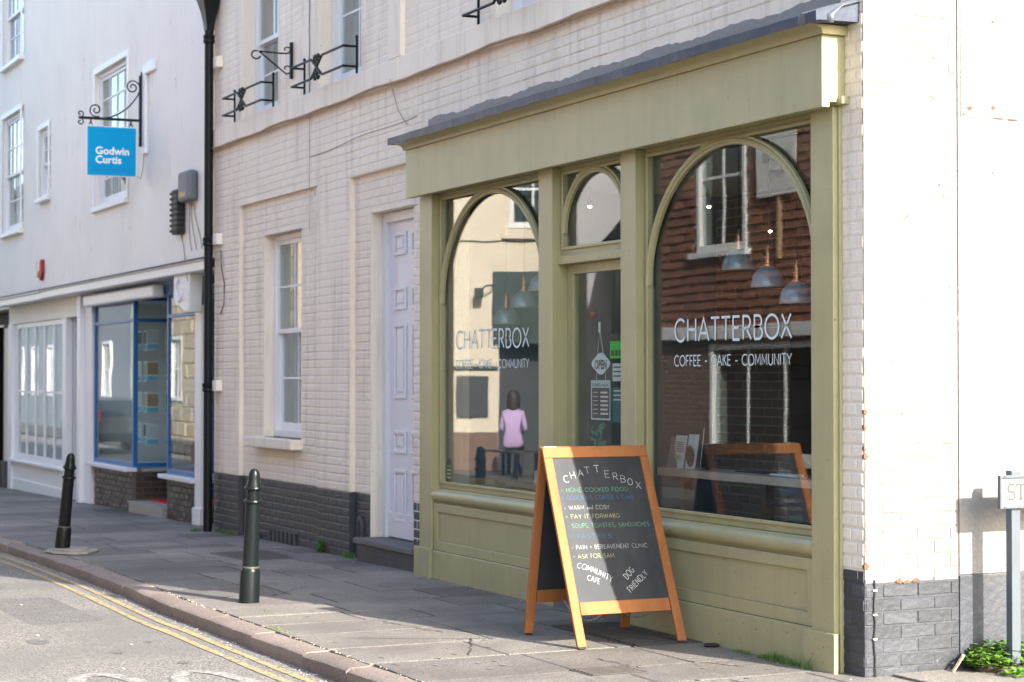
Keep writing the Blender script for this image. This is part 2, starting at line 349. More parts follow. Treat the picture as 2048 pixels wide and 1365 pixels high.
# ------------------------------------------------------------------ lettering
def _A(cx, cy, rx, ry, a, b, n=10): return arcpts(cx, cy, rx, ry, a, b, n)
GL = {
 'A': (.84, [[(0, 0), (.42, 1), (.84, 0)], [(.15, .34), (.69, .34)]]),
 'B': (.66, [[(.06, 0), (.06, 1), (.32, 1)] + _A(.32, .76, .26, .24, 90, -90) + [(.06, .52)], [(.06, .52), (.34, .52)] + _A(.34, .26, .3, .26, 90, -90) + [(.06, 0)]]),
 'C': (.88, [_A(.5, .5, .48, .5, 48, 312, 20)]),
 'D': (.82, [[(.06, 0), (.06, 1), (.3, 1)] + _A(.3, .5, .48, .5, 90, -90, 14) + [(.06, 0)]]),
 'E': (.6, [[(.56, 0), (.06, 0), (.06, 1), (.56, 1)], [(.06, .52), (.48, .52)]]),
 'F': (.56, [[(.06, 0), (.06, 1), (.54, 1)], [(.06, .5), (.46, .5)]]),
 'G': (.92, [_A(.5, .5, .48, .5, 48, 330, 20) + [(.93, .46), (.56, .46)]]),
 'H': (.78, [[(.06, 0), (.06, 1)], [(.72, 0), (.72, 1)], [(.06, .52), (.72, .52)]]),
 'I': (.14, [[(.07, 0), (.07, 1)]]), 'J': (.42, [[(.36, 1), (.36, .22)] + _A(.16, .2, .2, .2, 0, -150, 8)]),
 'K': (.68, [[(.06, 0), (.06, 1)], [(.62, 1), (.06, .42)], [(.24, .6), (.66, 0)]]),
 'L': (.54, [[(.06, 1), (.06, 0), (.54, 0)]]), 'M': (.94, [[(.06, 0), (.1, 1), (.47, .25), (.84, 1), (.88, 0)]]),
 'N': (.82, [[(.06, 0), (.06, 1), (.76, 0), (.76, 1)]]), 'O': (1.02, [_A(.51, .5, .49, .5, 90, 450, 24)]),
 'P': (.62, [[(.06, 0), (.06, 1), (.32, 1)] + _A(.32, .73, .28, .27, 90, -90) + [(.06, .46)]]),
 'R': (.68, [[(.06, 0), (.06, 1), (.32, 1)] + _A(.32, .74, .27, .26, 90, -90) + [(.06, .48)], [(.3, .48), (.66, 0)]]),
 'S': (.62, [_A(.32, .74, .25, .26, 40, 250, 12) + _A(.32, .26, .28, .26, 75, -140, 12)]),
 'T': (.68, [[(0, 1), (.68, 1)], [(.34, 1), (.34, 0)]]), 'U': (.78, [[(.06, 1), (.06, .34)] + _A(.39, .34, .33, .34, 180, 360, 12) + [(.72, 1)]]),
 'V': (.76, [[(0, 1), (.38, 0), (.76, 1)]]), 'W': (1.1, [[(0, 1), (.27, 0), (.55, .9), (.83, 0), (1.1, 1)]]),
 'X': (.72, [[(0, 0), (.68, 1)], [(.04, 1), (.72, 0)]]), 'Y': (.72, [[(0, 1), (.36, .48), (.72, 1)], [(.36, .48), (.36, 0)]]),
 '-': (.5, [[(.06, .42), (.44, .42)]]), '.': (.2, [[(.07, 0), (.13, .05)]]), ',': (.22, [[(.12, .06), (.05, -.12)]]),
 '+': (.5, [[(.05, .45), (.45, .45)], [(.25, .2), (.25, .7)]]), '&': (.6, [[(.55, .2), (.3, 0), (.06, .2), (.4, .75), (.25, .95), (.12, .75), (.55, 0)]]),
 'a': (.4, [[(.36, .5), (.36, 0)], _A(.2, .24, .17, .24, 60, 320, 8)]), 'n': (.4, [[(.05, 0), (.05, .5)], [(.05, .3), (.2, .5), (.34, .35), (.34, 0)]]), 'd': (.42, [[(.37, 1), (.37, 0)], _A(.2, .24, .17, .24, 60, 320, 8)]),
 ' ': (.42, [])}
def strokes(s, h, track=.16, wide=1.0, jit=0., seed=0):
    rr = random.Random(seed); x = 0; out = []
    for ch in s:
        wd, st = GL[ch]
        a = rr.uniform(-jit, jit) * .8; dy = rr.uniform(-jit, jit) * .3; k = 1 + rr.uniform(-jit, jit) * .8
        for pl in st:
            out.append([((x + (p * wide * k + q * a)) * h, (q * k + dy) * h) for p, q in pl])
        x += wd * wide + track
    return out, (x - track) * h
def font_mesh(txt, size, m, offset=0., space=1., extrude=0.):
    c = bpy.data.curves.new('txt', 'FONT'); c.body = txt; c.size = size; c.offset = offset; c.space_character = space; c.extrude = extrude; c.resolution_u = 3
    o = bpy.data.objects.new('txt', c); COL.objects.link(o)
    me = bpy.data.meshes.new_from_object(o.evaluated_get(bpy.context.evaluated_depsgraph_get()))
    bpy.data.objects.remove(o); bpy.data.curves.remove(c)
    me.materials.clear(); me.materials.append(G(m)); return me
def font_obj(name, txt, size, m, parent, org, ud, vd, width=None, **k):
    """text mesh placed with its lower left at org, width scaled to fit"""
    me = font_mesh(txt, size, m, **k); xs = [v.co.x for v in me.vertices]
    sx = width / (max(xs) - min(xs)) if width else 1; x0 = min(xs)
    ud, vd = Vector(ud), Vector(vd); n = ud.cross(vd); off = Vector(ORI.get(parent.name, (0, 0, 0)))
    for v in me.vertices: v.co = Vector(org) + ud * ((v.co.x - x0) * sx) + vd * v.co.y + n * v.co.z - off
    o = bpy.data.objects.new(name, me); COL.objects.link(o); o.parent = parent; ORI[o.name] = tuple(off); return o
# ================================================================== SETTING
def sheet(name, pts, m, grid=None):
    mb = MB(); mb.add(pts, [tuple(range(len(pts)))]); return mb.build(name, m, recalc=False)
# wide ground under everything, road on top
kind(sheet('ground', [(-900, -900, -.36), (900, -900, -.36), (900, 900, -.36), (-900, 900, -.36)], 'asphalt'), 'structure')
mb = MB(); xs = [-90, -60, -40, -30, -24, -18, -14, -10, -6.5, 0, 12, 40]
for a, b in zip(xs, xs[1:]):
    za, zb = gz(max(a, -24)) - .10, gz(max(b, -24)) - .10
    mb.add([(a, -40, za), (b, -40, zb), (b, -2.30, zb), (a, -2.30, za)], [(0, 1, 2, 3)])
mb.add([(2.1, -2.3, -.1), (40, -2.3, -.1), (40, 40, -.1), (2.1, 40, -.1)], [(0, 1, 2, 3)])
road = kind(mb.build('road', 'asphalt', recalc=False), 'structure')

def kerb_y(x):                                   # outer edge of the kerb, gently wandering as old stones do
    return -2.44 + .045 * math.sin(x * .55 + .6) + (.03 if x > -4.5 else 0)
def road_strip(name, m, off, wid, x0, x1, n=70, jag=.006):
    mb = MB(); pr = None; rr = random.Random(hash(off) & 99)
    for i in range(n + 1):
        x = x0 + (x1 - x0) * i / n; y = kerb_y(x) - off; z = gz(x) - .10 + .004
        q = [(x, y + wid / 2 + rr.uniform(-jag, jag), z), (x, y - wid / 2 + rr.uniform(-jag, jag), z)]
        if pr: mb.add([pr[0], pr[1], q[1], q[0]], [(0, 1, 2, 3)])
        pr = q
    return mb.build(name, m, road, recalc=False)
road_strip('yellow_line', 'yellow_line', .13, .052, -30, 1.2)
road_strip('yellow_line', 'yellow_line', .255, .052, -30, 1.2)
rr = random.Random(77)
def road_blot(name, m, cx, cy, rx, ry, z, n=16, jag=.35):
    MB().add([(cx + rx * math.cos(6.283 * k / n) * rr.uniform(1 - jag, 1), cy + ry * math.sin(6.283 * k / n) * rr.uniform(1 - jag, 1), gz(cx) - .10 + z) for k in range(n)], [tuple(range(n))]).build(name, m, road, recalc=False)
MB().add([(-6.6, -3.5, -.0985), (-4.9, -3.45, -.0985), (-4.95, -2.95, -.0985), (-6.55, -2.98, -.0985)], [(0, 1, 2, 3)]).build('repair_patch', 'asphalt_patch', road, recalc=False)
for a in ((-4.0, -3.6, .16, .09), (-3.3, -3.25, .07, .05), (-5.5, -4.1, .22, .1), (-2.7, -3.0, .06, .04), (-7.6, -3.2, .2, .08), (-3.7, -2.95, .05, .03), (-9.2, -3.4, .3, .1), (-4.5, -4.4, .1, .06)): road_blot('oil_stain', 'oil_stain', *a, .0025)
# white road lettering, only its tops come into view
def road_ring(cx, cy, rx, ry, wd, a0, a1, name='road_marking'):
    mb = MB(); mb.strip([(cx + rx * math.cos(R(a0 + (a1 - a0) * i / 26)), cy + ry * math.sin(R(a0 + (a1 - a0) * i / 26))) for i in range(27)], wd, lambda a, b, d: (a, b, -.096), 0, 0)
    mb.build(name, 'road_white', road, recalc=False)
road_ring(-1.55, -3.05, .78, .20, .10, 60, 330)
road_ring(-1.65, -3.60, .80, .21, .10, 0, 360)
road_ring(-1.65, -4.22, .80, .21, .10, 60, 300)

# pavement bed, then every flagstone
mb = MB()
for a, b in zip(xs[1:-2], xs[2:-1]):
    mb.add([(a, -2.20, gz(a) - .0035), (b, -2.20, gz(b) - .0035), (b, .6, gz(b) - .0035), (a, .6, gz(a) - .0035)], [(0, 1, 2, 3)])
mb.add([(-.05, .6, -.016), (12, .6, -.016), (12, -2.36, -.016), (-.05, -2.36, -.016)], [(0, 1, 2, 3)]) if False else None
mb.add([(0, .6, -.016), (2.0, .6, .0), (2.0, 12, .3), (0, 12, .3)], [(0, 1, 2, 3)])
pave = kind(mb.build('pavement', 'joint_dirt', recalc=False), 'structure')
def stone_obj(name, quad, z, th, m, parent, tilt=.004, inset=.008):
    """one slab from a quad of (x, y), bevelled top, slight tilt"""
    cx = sum(p[0] for p in quad) / 4; cy = sum(p[1] for p in quad) / 4
    tx, ty = rng.uniform(-tilt, tilt), rng.uniform(-tilt, tilt); dz = rng.uniform(-.0015, .0015)
    zz = lambda x, y: z(x) + dz + tx * (x - cx) + ty * (y - cy)
    mb = MB(); n = 4
    sh = [(cx + (x - cx) * (1 - inset * 2 / max(.2, abs(x - cx) * 2)), cy + (y - cy) * (1 - inset * 2 / max(.2, abs(y - cy) * 2))) for x, y in quad]
    v = [(x, y, zz(x, y) - th) for x, y in quad] + [(x, y, zz(x, y) - .0025) for x, y in quad] + [(x, y, zz(x, y)) for x, y in sh]
    f = [(i, (i + 1) % 4, 4 + (i + 1) % 4, 4 + i) for i in range(4)] + [(4 + i, 4 + (i + 1) % 4, 8 + (i + 1) % 4, 8 + i) for i in range(4)] + [(8, 9, 10, 11), (3, 2, 1, 0)]
    mb.add(v, f); return mb.build(name, m, parent)
x = 2.1; sgap = .017
while x > -27:
    wdt = rng.uniform(.42, .74) if x > -14 else rng.uniform(.6, .95)
    x0, x1 = x - wdt, x
    ylo = kerb_y((x0 + x1) / 2) + .17; yhi = .12 if x0 > -12.4 else .42
    if x0 < -14.6 and x1 > -16.8: yhi = .16
    y = ylo
    cuts = [ylo]
    while y < yhi - .45:
        y += rng.uniform(.5, 1.15); cuts.append(min(y, yhi))
    if cuts[-1] < yhi: cuts.append(yhi)
    sk = rng.uniform(-.03, .03)
    for a, b in zip(cuts, cuts[1:]):
        if b - a < .08: continue
        s0, s1 = sk * (a + 1), sk * (b + 1)
        j = lambda: rng.uniform(-.004, .004)
        q = [(x0 + sgap / 2 + j(), a + sgap / 2 + j()), (x1 - sgap / 2 + j(), a + sgap / 2 + j()), (x1 - sgap / 2 + j(), b - sgap / 2 + j()), (x0 + sgap / 2 + j(), b - sgap / 2 + j())]
        stone_obj('paving_stone', q, gz, .05, 'flagstone', pave, tilt=.003)
    x = x0
# slabs along the side street wall
yy = .13
while yy < 6:
    st = rng.uniform(.55, .8); xx = .02
    while xx < 1.9:
        wd = rng.uniform(.6, 1.0); e = min(xx + wd, 1.95)
        zf = (lambda yv: (lambda X: .008 + .03 * (yv - .1)))(yy)
        stone_obj('paving_stone', [(xx + .006, yy + .006), (e - .006, yy + .006), (e - .006, yy + st - .006), (xx + .006, yy + st - .006)], zf, .05, 'flagstone', pave, tilt=.003)
        xx = e
    yy += st
# kerb
kerb = kind(bpy.data.objects.new('kerb', None), 'structure'); COL.objects.link(kerb); ORI['kerb'] = (0, 0, 0)
x = 2.2
while x > -27:
    ln = rng.uniform(.62, 1.0); x0 = x - ln + .008; x1 = x - .004
    ya, yb = kerb_y(x0) + rng.uniform(-.006, .006), kerb_y(x1) + rng.uniform(-.006, .006)
    za, zb = gz(x0) + rng.uniform(-.006, .004), gz(x1) + rng.uniform(-.006, .004)
    mb = MB(); prof = [(0.012, -.17), (0.0, -.06), (0.006, -.022), (.03, -.004), (.155, 0), (.16, -.17)]
    n = len(prof); seg = 5; vs = []
    for i in range(seg + 1):
        t = i / seg; X = x0 + (x1 - x0) * t; Y = ya + (yb - ya) * t + .004 * math.sin(t * 5 + x); Z = za + (zb - za) * t + rng.uniform(-.002, .002)
        vs += [(X, Y + a + rng.uniform(-.002, .002), Z + b) for a, b in prof]
    fs = [tuple(range(n)), tuple(seg * n + k for k in range(n))[::-1]] + [(i * n + k, i * n + (k + 1) % n, (i + 1) * n + (k + 1) % n, (i + 1) * n + k) for i in range(seg) for k in range(n)]
    mb.add(vs, fs); mb.build('kerbstone', 'kerbstone', kerb, smooth=True)
    x -= ln
# cracks across slabs and grit blown along the kerb
def crack(name, x0, y0, x1, y1, wd, z=.0035, n=14, parent=None, m='joint_dirt'):
    rr = random.Random(int(abs(x0) * 100)); L = math.hypot(x1 - x0, y1 - y0); ux, uy = (x1 - x0) / L, (y1 - y0) / L; mb = MB(); pts = []
    for i in range(n + 1):
        o = rr.uniform(-.012, .012); pts.append((x0 + (x1 - x0) * i / n - uy * o, y0 + (y1 - y0) * i / n + ux * o, wd * rr.uniform(.4, 1.2) * (1 if 0 < i < n else .2)))
    for a, b in zip(pts, pts[1:]): mb.add([(a[0] - uy * a[2], a[1] + ux * a[2], gz(a[0]) + z), (a[0] + uy * a[2], a[1] - ux * a[2], gz(a[0]) + z), (b[0] + uy * b[2], b[1] - ux * b[2], gz(b[0]) + z), (b[0] - uy * b[2], b[1] + ux * b[2], gz(b[0]) + z)], [(0, 1, 2, 3)])
    return mb.build(name, m, parent or pave, recalc=False)
for a in ((-.95, -.62, -.55, -.42, .006), (-1.2, -1.02, -.7, -.95, .005), (-2.3, -1.3, -1.6, -1.62, .006), (-3.3, -1.5, -2.6, -1.35, .005), (-5.6, -1.2, -5.0, -1.7, .006), (-2.6, -2.0, -2.2, -1.2, .005), (-6.8, -.9, -6.2, -1.6, .005), (-7.6, -1.4, -6.9, -1.1, .006), (-.2, -.75, .5, -.6, .005)): crack('crack', *a)
mb = MB(); rr = random.Random(12)
for i in range(900):
    x_ = rr.uniform(-14, .8); side = rr.random()
    y_ = kerb_y(x_) - abs(rr.gauss(0, .05)) - .01 if side < .45 else (kerb_y(x_) + .16 + rr.gauss(0, .012) if side < .8 else -.13 - abs(rr.gauss(0, .05)))
    z_ = gz(x_) - .098 if side < .45 else gz(x_) + .001; r_ = rr.uniform(.002, .007); a_ = rr.uniform(0, 6)
    v = [(x_ + r_ * math.cos(a_ + k * 2.09) * rr.uniform(.6, 1.3), y_ + r_ * math.sin(a_ + k * 2.09) * rr.uniform(.6, 1.3), z_) for k in range(3)]
    mb.add(v + [(x_, y_, z_ + r_ * .8)], [(0, 1, 3), (1, 2, 3), (2, 0, 3)])
kind(tag(mb.build('street_grit', 'stone_block', recalc=False), 'fine grit and crumbs of stone gathered along kerb and walls', 'grit'), 'stuff')
for i, (x_, y_, l_) in enumerate(((-4.3, -3.55, .035), (-3.6, -3.1, .02), (-6.1, -3.3, .02), (-2.9, -2.72, .02), (-2.6, -3.4, .025))):
    tag(MB().hexa([(x_ + a, y_ + b, -.095 + c) for c in (0, .003) for a, b in ((0, 0), (l_, .006), (l_ + .004, .018), (.003, .014))]).build('paper_scrap', 'paper'), 'tiny white scrap of litter lying on the road surface', 'litter', 'scraps of litter on the road')
# gum and lichen spots on the slabs
mb = MB()
for i in range(160):
    x_, y_ = rr.uniform(-9, 1.5), rr.uniform(-2.2, -.2); r_ = rr.uniform(.008, .022)
    mb.add([(x_ + r_ * math.cos(k * .9) * rr.uniform(.7, 1.2), y_ + r_ * math.sin(k * .9) * rr.uniform(.7, 1.2), gz(x_) + .0045) for k in range(7)], [tuple(range(7))])
kind(mb.build('gum_spots', 'joint_grey', pave, recalc=False), 'stuff')
# the other side of the street
mb = MB(); mb.box(-70, 6.5, -40, -6.9, -.3, .0)
kind(mb.build('far_pavement', 'flagstone'), 'structure')

# ================================================================== CAFE BUILDING
YR = .05                                        # recessed panels
W1 = (-10.56, -9.38, 1.0, 3.07); DOOR = (-7.51, -6.38, -.3, 3.07); SHOP = (-6.05, -.17, -.3, 3.52)
UW = [(-11.15, -9.97, 4.33, 6.4), (-8.76, -7.63, 4.33, 6.4), (-4.75, -3.6, 4.33, 6.4)]
REC = [(-11.25, -8.80, -.3, 3.43), (-7.90, -6.30, -.3, 3.42)]
cafe = thing('corner_building', 'painted off-white brick building with black plinth and flat corner wall housing the green cafe front', 'building', (-6, 4, 0))
mb = MB(); holes = [W1, DOOR, SHOP] + UW
holed(mb, -12.16, -.010, -.3, 7.6, [*REC, SHOP] + UW, 0, -YR, XZ(0))            # front skin, recesses cut through
holed(mb, -12.16, -.010, -.3, 7.6, holes, -YR - .0005, -.36, XZ(0))
o = weld(mb.build('front_wall', 'brick_paint', cafe))
mb = MB(); mb.box(-12.155, -11.86, .365, 9, -.3, 7.6); mb.box(-11.86, -.3, 8.7, 9, -.3, 7.6); mb.build('back_wall', 'brick_paint', cafe)
mb = MB(); mb.box(-12.3, .16, -.16, 9.1, 7.6, 7.75); mb.box(-12.22, .08, -.08, 9.05, 7.45, 7.6); mb.build('parapet', 'white_render', cafe, bevel=.01)
# bricks on the front: recess planes and main plane
ZP = .57
def fmat(z): return 'plinth_paint' if z < ZP else 'brick_paint'
cells = []
def add_front(a0, a1, z0, z1, hs, y, d, seed, header=False):
    for p, q, r_, s_ in brick_cells(a0, a1, z0, z1, hs, seed=seed, header=header):
        zc = (r_ + s_) / 2; cells.append(((p + q) / 2, y, zc, q - p, s_ - r_, d, fmat(zc)))
for a_, b_ in ((-12.155, -11.25), (-8.80, -7.90)): MB().box(a_, b_, -.0015, .0, -.3, ZP).build('plinth', 'plinth_paint', cafe)
for a_, b_ in ((-11.248, -8.802), (-7.898, -7.51)): MB().box(a_, b_, YR - .0015, YR, -.3, ZP).build('plinth', 'plinth_paint', cafe)
for a_ in REC[:1]:
    MB().box(a_[0], a_[0] + .0015, 0, YR, -.3, ZP).build('plinth', 'plinth_paint', cafe); MB().box(-8.8015, -8.80, 0, YR, -.3, ZP).build('plinth', 'plinth_paint', cafe)
MB().box(-7.9015 + .0015, -7.8985, 0, YR, -.3, ZP).build('plinth', 'plinth_paint', cafe)
MB().box(-.1435, .0610, -.0465, -.0451, -.3, .52).build('plinth', 'plinth_paint', cafe)
add_front(-12.15, -6.38, -.105, 4.12, [*REC, SHOP, (-6.1, .1, 3.6, 3.72)], -.0016, .0027, 1)
add_front(-6.38, -.15, -.105, 4.12, [(-6.05, .1, -.4, 3.6), (-6.15, -.1, 3.4, 3.73)], -.0016, .0045, 2)
add_front(-.143, .0615, -.105, 7.4, [], -.0466, .0036, 3, True)
for i, r_ in enumerate(REC): add_front(r_[0] + .003, r_[1] - .003, -.105, r_[3] - .02, [W1, DOOR, (-6.12, 0, -1, 4)], YR - .0016, .0027, 5 + i)
add_front(-12.15, 0, 4.33, 6.2, UW, 0, .0025, 9)
pieces(cafe, 'brick', 'brickwork', cells, 0, inset=.009)
SIDE = Vector((.063, -.045, 0)); _before = set(bpy.data.objects)
mb = MB(); mb.box(-.3, -.002, .365, 9, -.3, 7.6); mb.build('side_wall', 'joint_grey', cafe)
# side wall bricks by the corner, painted over: shallow on top, deeper in the plinth
cells = []
for p, q, r_, s_ in brick_cells(0.0, .62, -.105, 3.9, [], seed=4):
    zc = (r_ + s_) / 2; dk = zc < .52
    cells.append((0.0 - .002, (p + q) / 2, zc, q - p, s_ - r_, .0040 if dk else .0030, 'plinth_paint' if dk else 'white_paint_wall'))
mb = MB(); mb.box(-.0095, -.002, .0005, .364, .521, 7.6); mb.build('corner_return', 'joint_grey', cafe)  # gritty joint backing, darkened so its colour also carries the joint shading
MB().box(-.0095, -.001, .0005, .62, -.3, .5205).build('plinth', 'plinth_paint', cafe)
pieces(cafe, 'brick', 'side_brickwork', cells, R(90), keep=110, inset=.004)
mb = MB(); mb.box(-.002, .007, .622, 9, .524, 7.45); mb.build('render_coat', 'white_paint_wall', cafe, bevel=.004)
mb = MB(); mb.box(-.002, .009, .622, 9, -.3, .520); mb.build('plinth', 'plinth_paint', cafe, bevel=.004)
mb = MB(); mb.box(.007, .0115, .64, 2.4, 3.04, 5.2); mb.build('patch_panel', 'white_paint_wall', cafe, bevel=.002)
# wear on the side wall: hairline cracks and missing flakes of paint
rr = random.Random(21)
for k in range(46):
    y_, z_ = rr.uniform(.06, 1.25), rr.uniform(.56, 3.3); L_ = rr.uniform(.02, .09); ang = rr.choice((0.05, -.1, 1.5, .9, 1.3)); xw = .0072 if y_ > .64 else .0042
    pts_ = [(y_ + L_ * i / 5 * math.cos(ang) + rr.uniform(-.006, .006), z_ + L_ * i / 5 * math.sin(ang) + rr.uniform(-.006, .006)) for i in range(6)]
    MB().strip(pts_, rr.uniform(.0016, .0036), YZ(xw), 0, .0006).build('paint_crack', 'joint_grey' if k % 3 else 'rust', cafe, recalc=False)
def blob(name, m, x, y, z, ry, rz, dx=.002, parent=cafe, n=9):
    poly = [(y + ry * math.cos(6.283 * i / n) * rng.uniform(.6, 1.1), z + rz * math.sin(6.283 * i / n) * rng.uniform(.6, 1.1)) for i in range(n)]
    MB().prism(poly, YZ(x), 0, dx).build(name, m, parent)
for y, z, ry, rz in ((.70, 3.09, .022, .016), (.86, 3.10, .016, .014), (.66, 3.055, .018, .006), (.90, 3.045, .05, .004), (.99, 3.043, .05, .004), (.86, 3.58, .01, .01)):
    blob('rust_stain', 'rust', .0115 if z > 3.04 else .007, y, z, ry, rz)
for y, z in ((.86, 2.74), (.5, 2.66), (.86, 3.33)): blob('screw_hole', 'charcoal', .0072 if y > .6 else .004, y, z, .006, .006)
for z, s in ((.58, 1.3), (1.17, 1.1), (1.215, .4), (1.33, .6), (1.41, .9)):
    MB().prism([(-.006, z), (.012 * s, z - .004), (.022 * s, z + .012 * s), (.008, z + .026 * s), (-.006, z + .02)], lambda a, b, d: (d - .012, a - .002, b), 0, .017).build('chipped_brick', 'bare_brick', cafe)
for y, z, ry in ((.22, .505, .03), (.33, .508, .03), (.27, .50, .03)): blob('paint_chip', 'bare_brick', .0035, y, z, ry, .012)
MB().tube([(.009, .055 + .004 * math.sin(i), .52 - i * .03) for i in range(16)] + [(.012, .06, -.0)], .0045, 6).build('cable', 'cable_black', cafe)
for z in (.46, .33, .2): MB().box(.003, .014, .045, .068, z, z + .008).build('cable_clip', 'sign_white', cafe)
for o_ in set(bpy.data.objects) - _before: o_.location += SIDE
MB().box(-.143, .0525, -.045, .3, -.3, 7.6).build('corner_pier', 'brick_paint', cafe)
# string course: individual stones
x = -12.15
while x < -.01:
    ln = min(rng.uniform(.75, 1.15), -x); dz = rng.uniform(-.006, .006)
    MB().box(x + .002, x + ln - .002, -.055 + rng.uniform(-.005, .005), .004, 4.12 + dz, 4.325 + dz * .4).build('string_course_stone', 'brick_paint', cafe, bevel=.008); x += ln
mb = MB(); mb.tube([(x_ / 10, -.065 - .006 * math.sin(x_ * 1.3), 4.118 + .012 * math.sin(x_ * .37) * math.sin(x_ * .11)) for x_ in range(-121, 0, 2)], .011, 6); mb.build('cable', 'tan_stain', cafe)
MB().box(-6.87, -6.58, -.045, .003, 4.33, 7.4).build('pilaster', 'brick_paint', cafe, bevel=.006)
# crack line and tell-tale wires on the front
MB().tube([(-9.0 + .008 * math.sin(i * 1.9), -.006, 4.12 - i * .1) for i in range(12)], .003, 5).build('cable', 'cable', cafe)
MB().tube([(-9.0 + i * .3, -.006, 3.72 - .012 * math.sin(i) + .008 * i) for i in range(10)], .004, 5).build('cable', 'cable', cafe)
MB().tube([(-6.75, -.07, 4.15), (-6.78, -.02, 4.02), (-6.72, -.012, 3.9), (-6.6, -.012, 3.8), (-6.5, -.012, 3.74)], .004, 5).build('cable', 'cable', cafe)
MB().tube([(-9.01 + .01 * math.sin(i * 2.1), -.004, 4.34 + i * .12) for i in range(16)], .004, 5).build('wall_joint', 'charcoal', cafe)

def sash(parent, x0, x1, z0, z1, y, cols=2, rows=2, meet=None, m='white_gloss', curtain='curtain', lower_in=.04, fr=.055, barw=.02):
    """a boxed sliding sash: frame, upper and lower sash with glazing bars, panes, sill"""
    wn = MB(); holed(wn, x0, x1, z0, z1, [(x0 + fr, x1 - fr, z0 + .07, z1 - fr)], 0, -.10, XZ(y)); wn = weld(wn.build('window', m, parent, bevel=.003))
    mz = meet or (z0 + z1) / 2
    for lo, hi, yy in ((mz - .02, z1 - fr, y + .025), (z0 + .07, mz + .02, y + .025 + lower_in)):
        s = .045; a, b = x0 + fr, x1 - fr; mb = MB()
        holed(mb, a, b, lo, hi, [(a + s, b - s, lo + (s if lo > z0 + .1 else .075), hi - s)], 0, -.035, XZ(yy)); weld(mb.build('sash', m, wn))
        l2 = lo + (s if lo > z0 + .1 else .075)
        for i in range(1, cols):
            xx = a + s + (b - a - 2 * s) * i / cols; MB().box(xx - barw / 2, xx + barw / 2, yy + .004, yy + .03, l2, hi - s).build('glazing_bar', m, wn)
        for i in range(1, rows):
            zz = l2 + (hi - s - l2) * i / rows; MB().box(a + s, b - s, yy + .006, yy + .028, zz - barw / 2, zz + barw / 2).build('glazing_bar', m, wn)
        MB().box(a + s - .005, b - s + .005, yy + .015, yy + .019, l2 - .005, hi - s + .005).build('pane', 'pane_glass_thin', wn)
    # curtains drawn to the sides and a dim room behind
    if curtain:
        for a, b in ((x0 + .05, x0 + (x1 - x0) * .42), (x1 - (x1 - x0) * .3, x1 - .05)):
            mb = MB(); n = 40; pts = [(a + (b - a) * i / n, y + .22 + .03 * math.sin(i * 1.1) + .01 * math.sin(i * 2.7)) for i in range(n + 1)]
            for p, q in zip(pts, pts[1:]): mb.add([(p[0], p[1], z0 + .02), (q[0], q[1], z0 + .02), (q[0], q[1], z1), (p[0], p[1], z1)], [(0, 1, 2, 3)])
            mb.build('curtain', curtain, wn, smooth=True, recalc=False)
    mb = MB(); mb.box(x0 - .2, x1 + .2, y + 1.2, y + 1.25, z0 - .2, z1 + .2); mb.build('room_wall', 'interior_blue', wn)
    return wn
sash(cafe, W1[0] + .005, W1[1] - .005, W1[2] + .005, W1[3] - .005, .155, 2, 2, 2.08)
MB().box(W1[0] - .22, W1[1] + .06, -.085, .15, .90, 1.0).build('window_sill', 'brick_paint', cafe, bevel=.01)
for i, u in enumerate(UW): sash(cafe, u[0] + .005, u[1] - .005, u[2] + .005, u[3] - .005, .13, 2, 2, 5.14 if i == 0 else 5.6, curtain='curtain_blue' if i == 0 else 'curtain')
# panelled front door in its deep reveal
dr = MB(); holed(dr, -7.505, -6.385, .19, 3.065, [(-7.42, -6.47, .19, 2.98)], 0, -.10, XZ(.16)); dr = weld(dr.build('door', 'white_gloss_blue', cafe, bevel=.004))
mb = MB(); mb.box(-7.42, -6.47, .20, .245, .20, 2.98); mb.build('door_leaf', 'white_gloss_blue', dr)
for a, b in ((-7.30, -7.02), (-6.90, -6.60)):
    for lo, hi in ((2.68, 2.88), (2.2, 2.4), (1.42, 2.08), (.94, 1.14), (.34, .80)):
        mb = MB(); holed(mb, a, b, lo, hi, [(a + .03, b - .03, lo + .03, hi - .03)], 0, .018, XZ(.20)); weld(mb.build('panel_moulding', 'white_gloss_blue', dr, bevel=.006))
        MB().box(a + .07, b - .07, .188, .20, lo + .06, hi - .06).build('door_panel', 'white_gloss_blue', dr, bevel=.005)
MB().box(-7.42, -6.47, .185, .2, .20, .42).build('kick_board', 'white_gloss_blue', dr, bevel=.004)
MB().box(-7.56, -6.2, -.10, .3, .14, .19).build('door_step', 'step_stone', cafe, bevel=.01)
MB().box(-7.52, -6.2, -.07, .3, -.2, .138).build('step_riser', 'plinth_paint', cafe, bevel=.01)
# cast iron air brick with an arched hood
mb = MB(); pts = arcpts(-7.72, .27, .075, .10, 180, 0, 12); pl = [(-7.795, .0)] + pts + [(-7.645, .0)]
mb.prism(pl, XZ(YR), 0, .03); av = mb.build('air_vent', 'plinth_paint', cafe, bevel=.008)
MB().prism(arcpts(-7.72, .245, .042, .085, 0, 360, 20)[:-1], XZ(YR - .026), 0, .008).build('vent_hole', 'rubber', av)
MB().prism(arcpts(-7.72, .075, .045, .05, 0, 360, 16)[:-1], XZ(YR - .026), 0, .008).build('vent_hole', 'rubber', av)
mb = MB()
for i in range(7): mb.box(-10.35 + i * .13, -10.28 + i * .13, .028, .048, -.04, .07)
mb.box(-10.4, -9.42, .03, .05, .07, .10); mb.build('cellar_grille', 'plinth_paint', cafe)

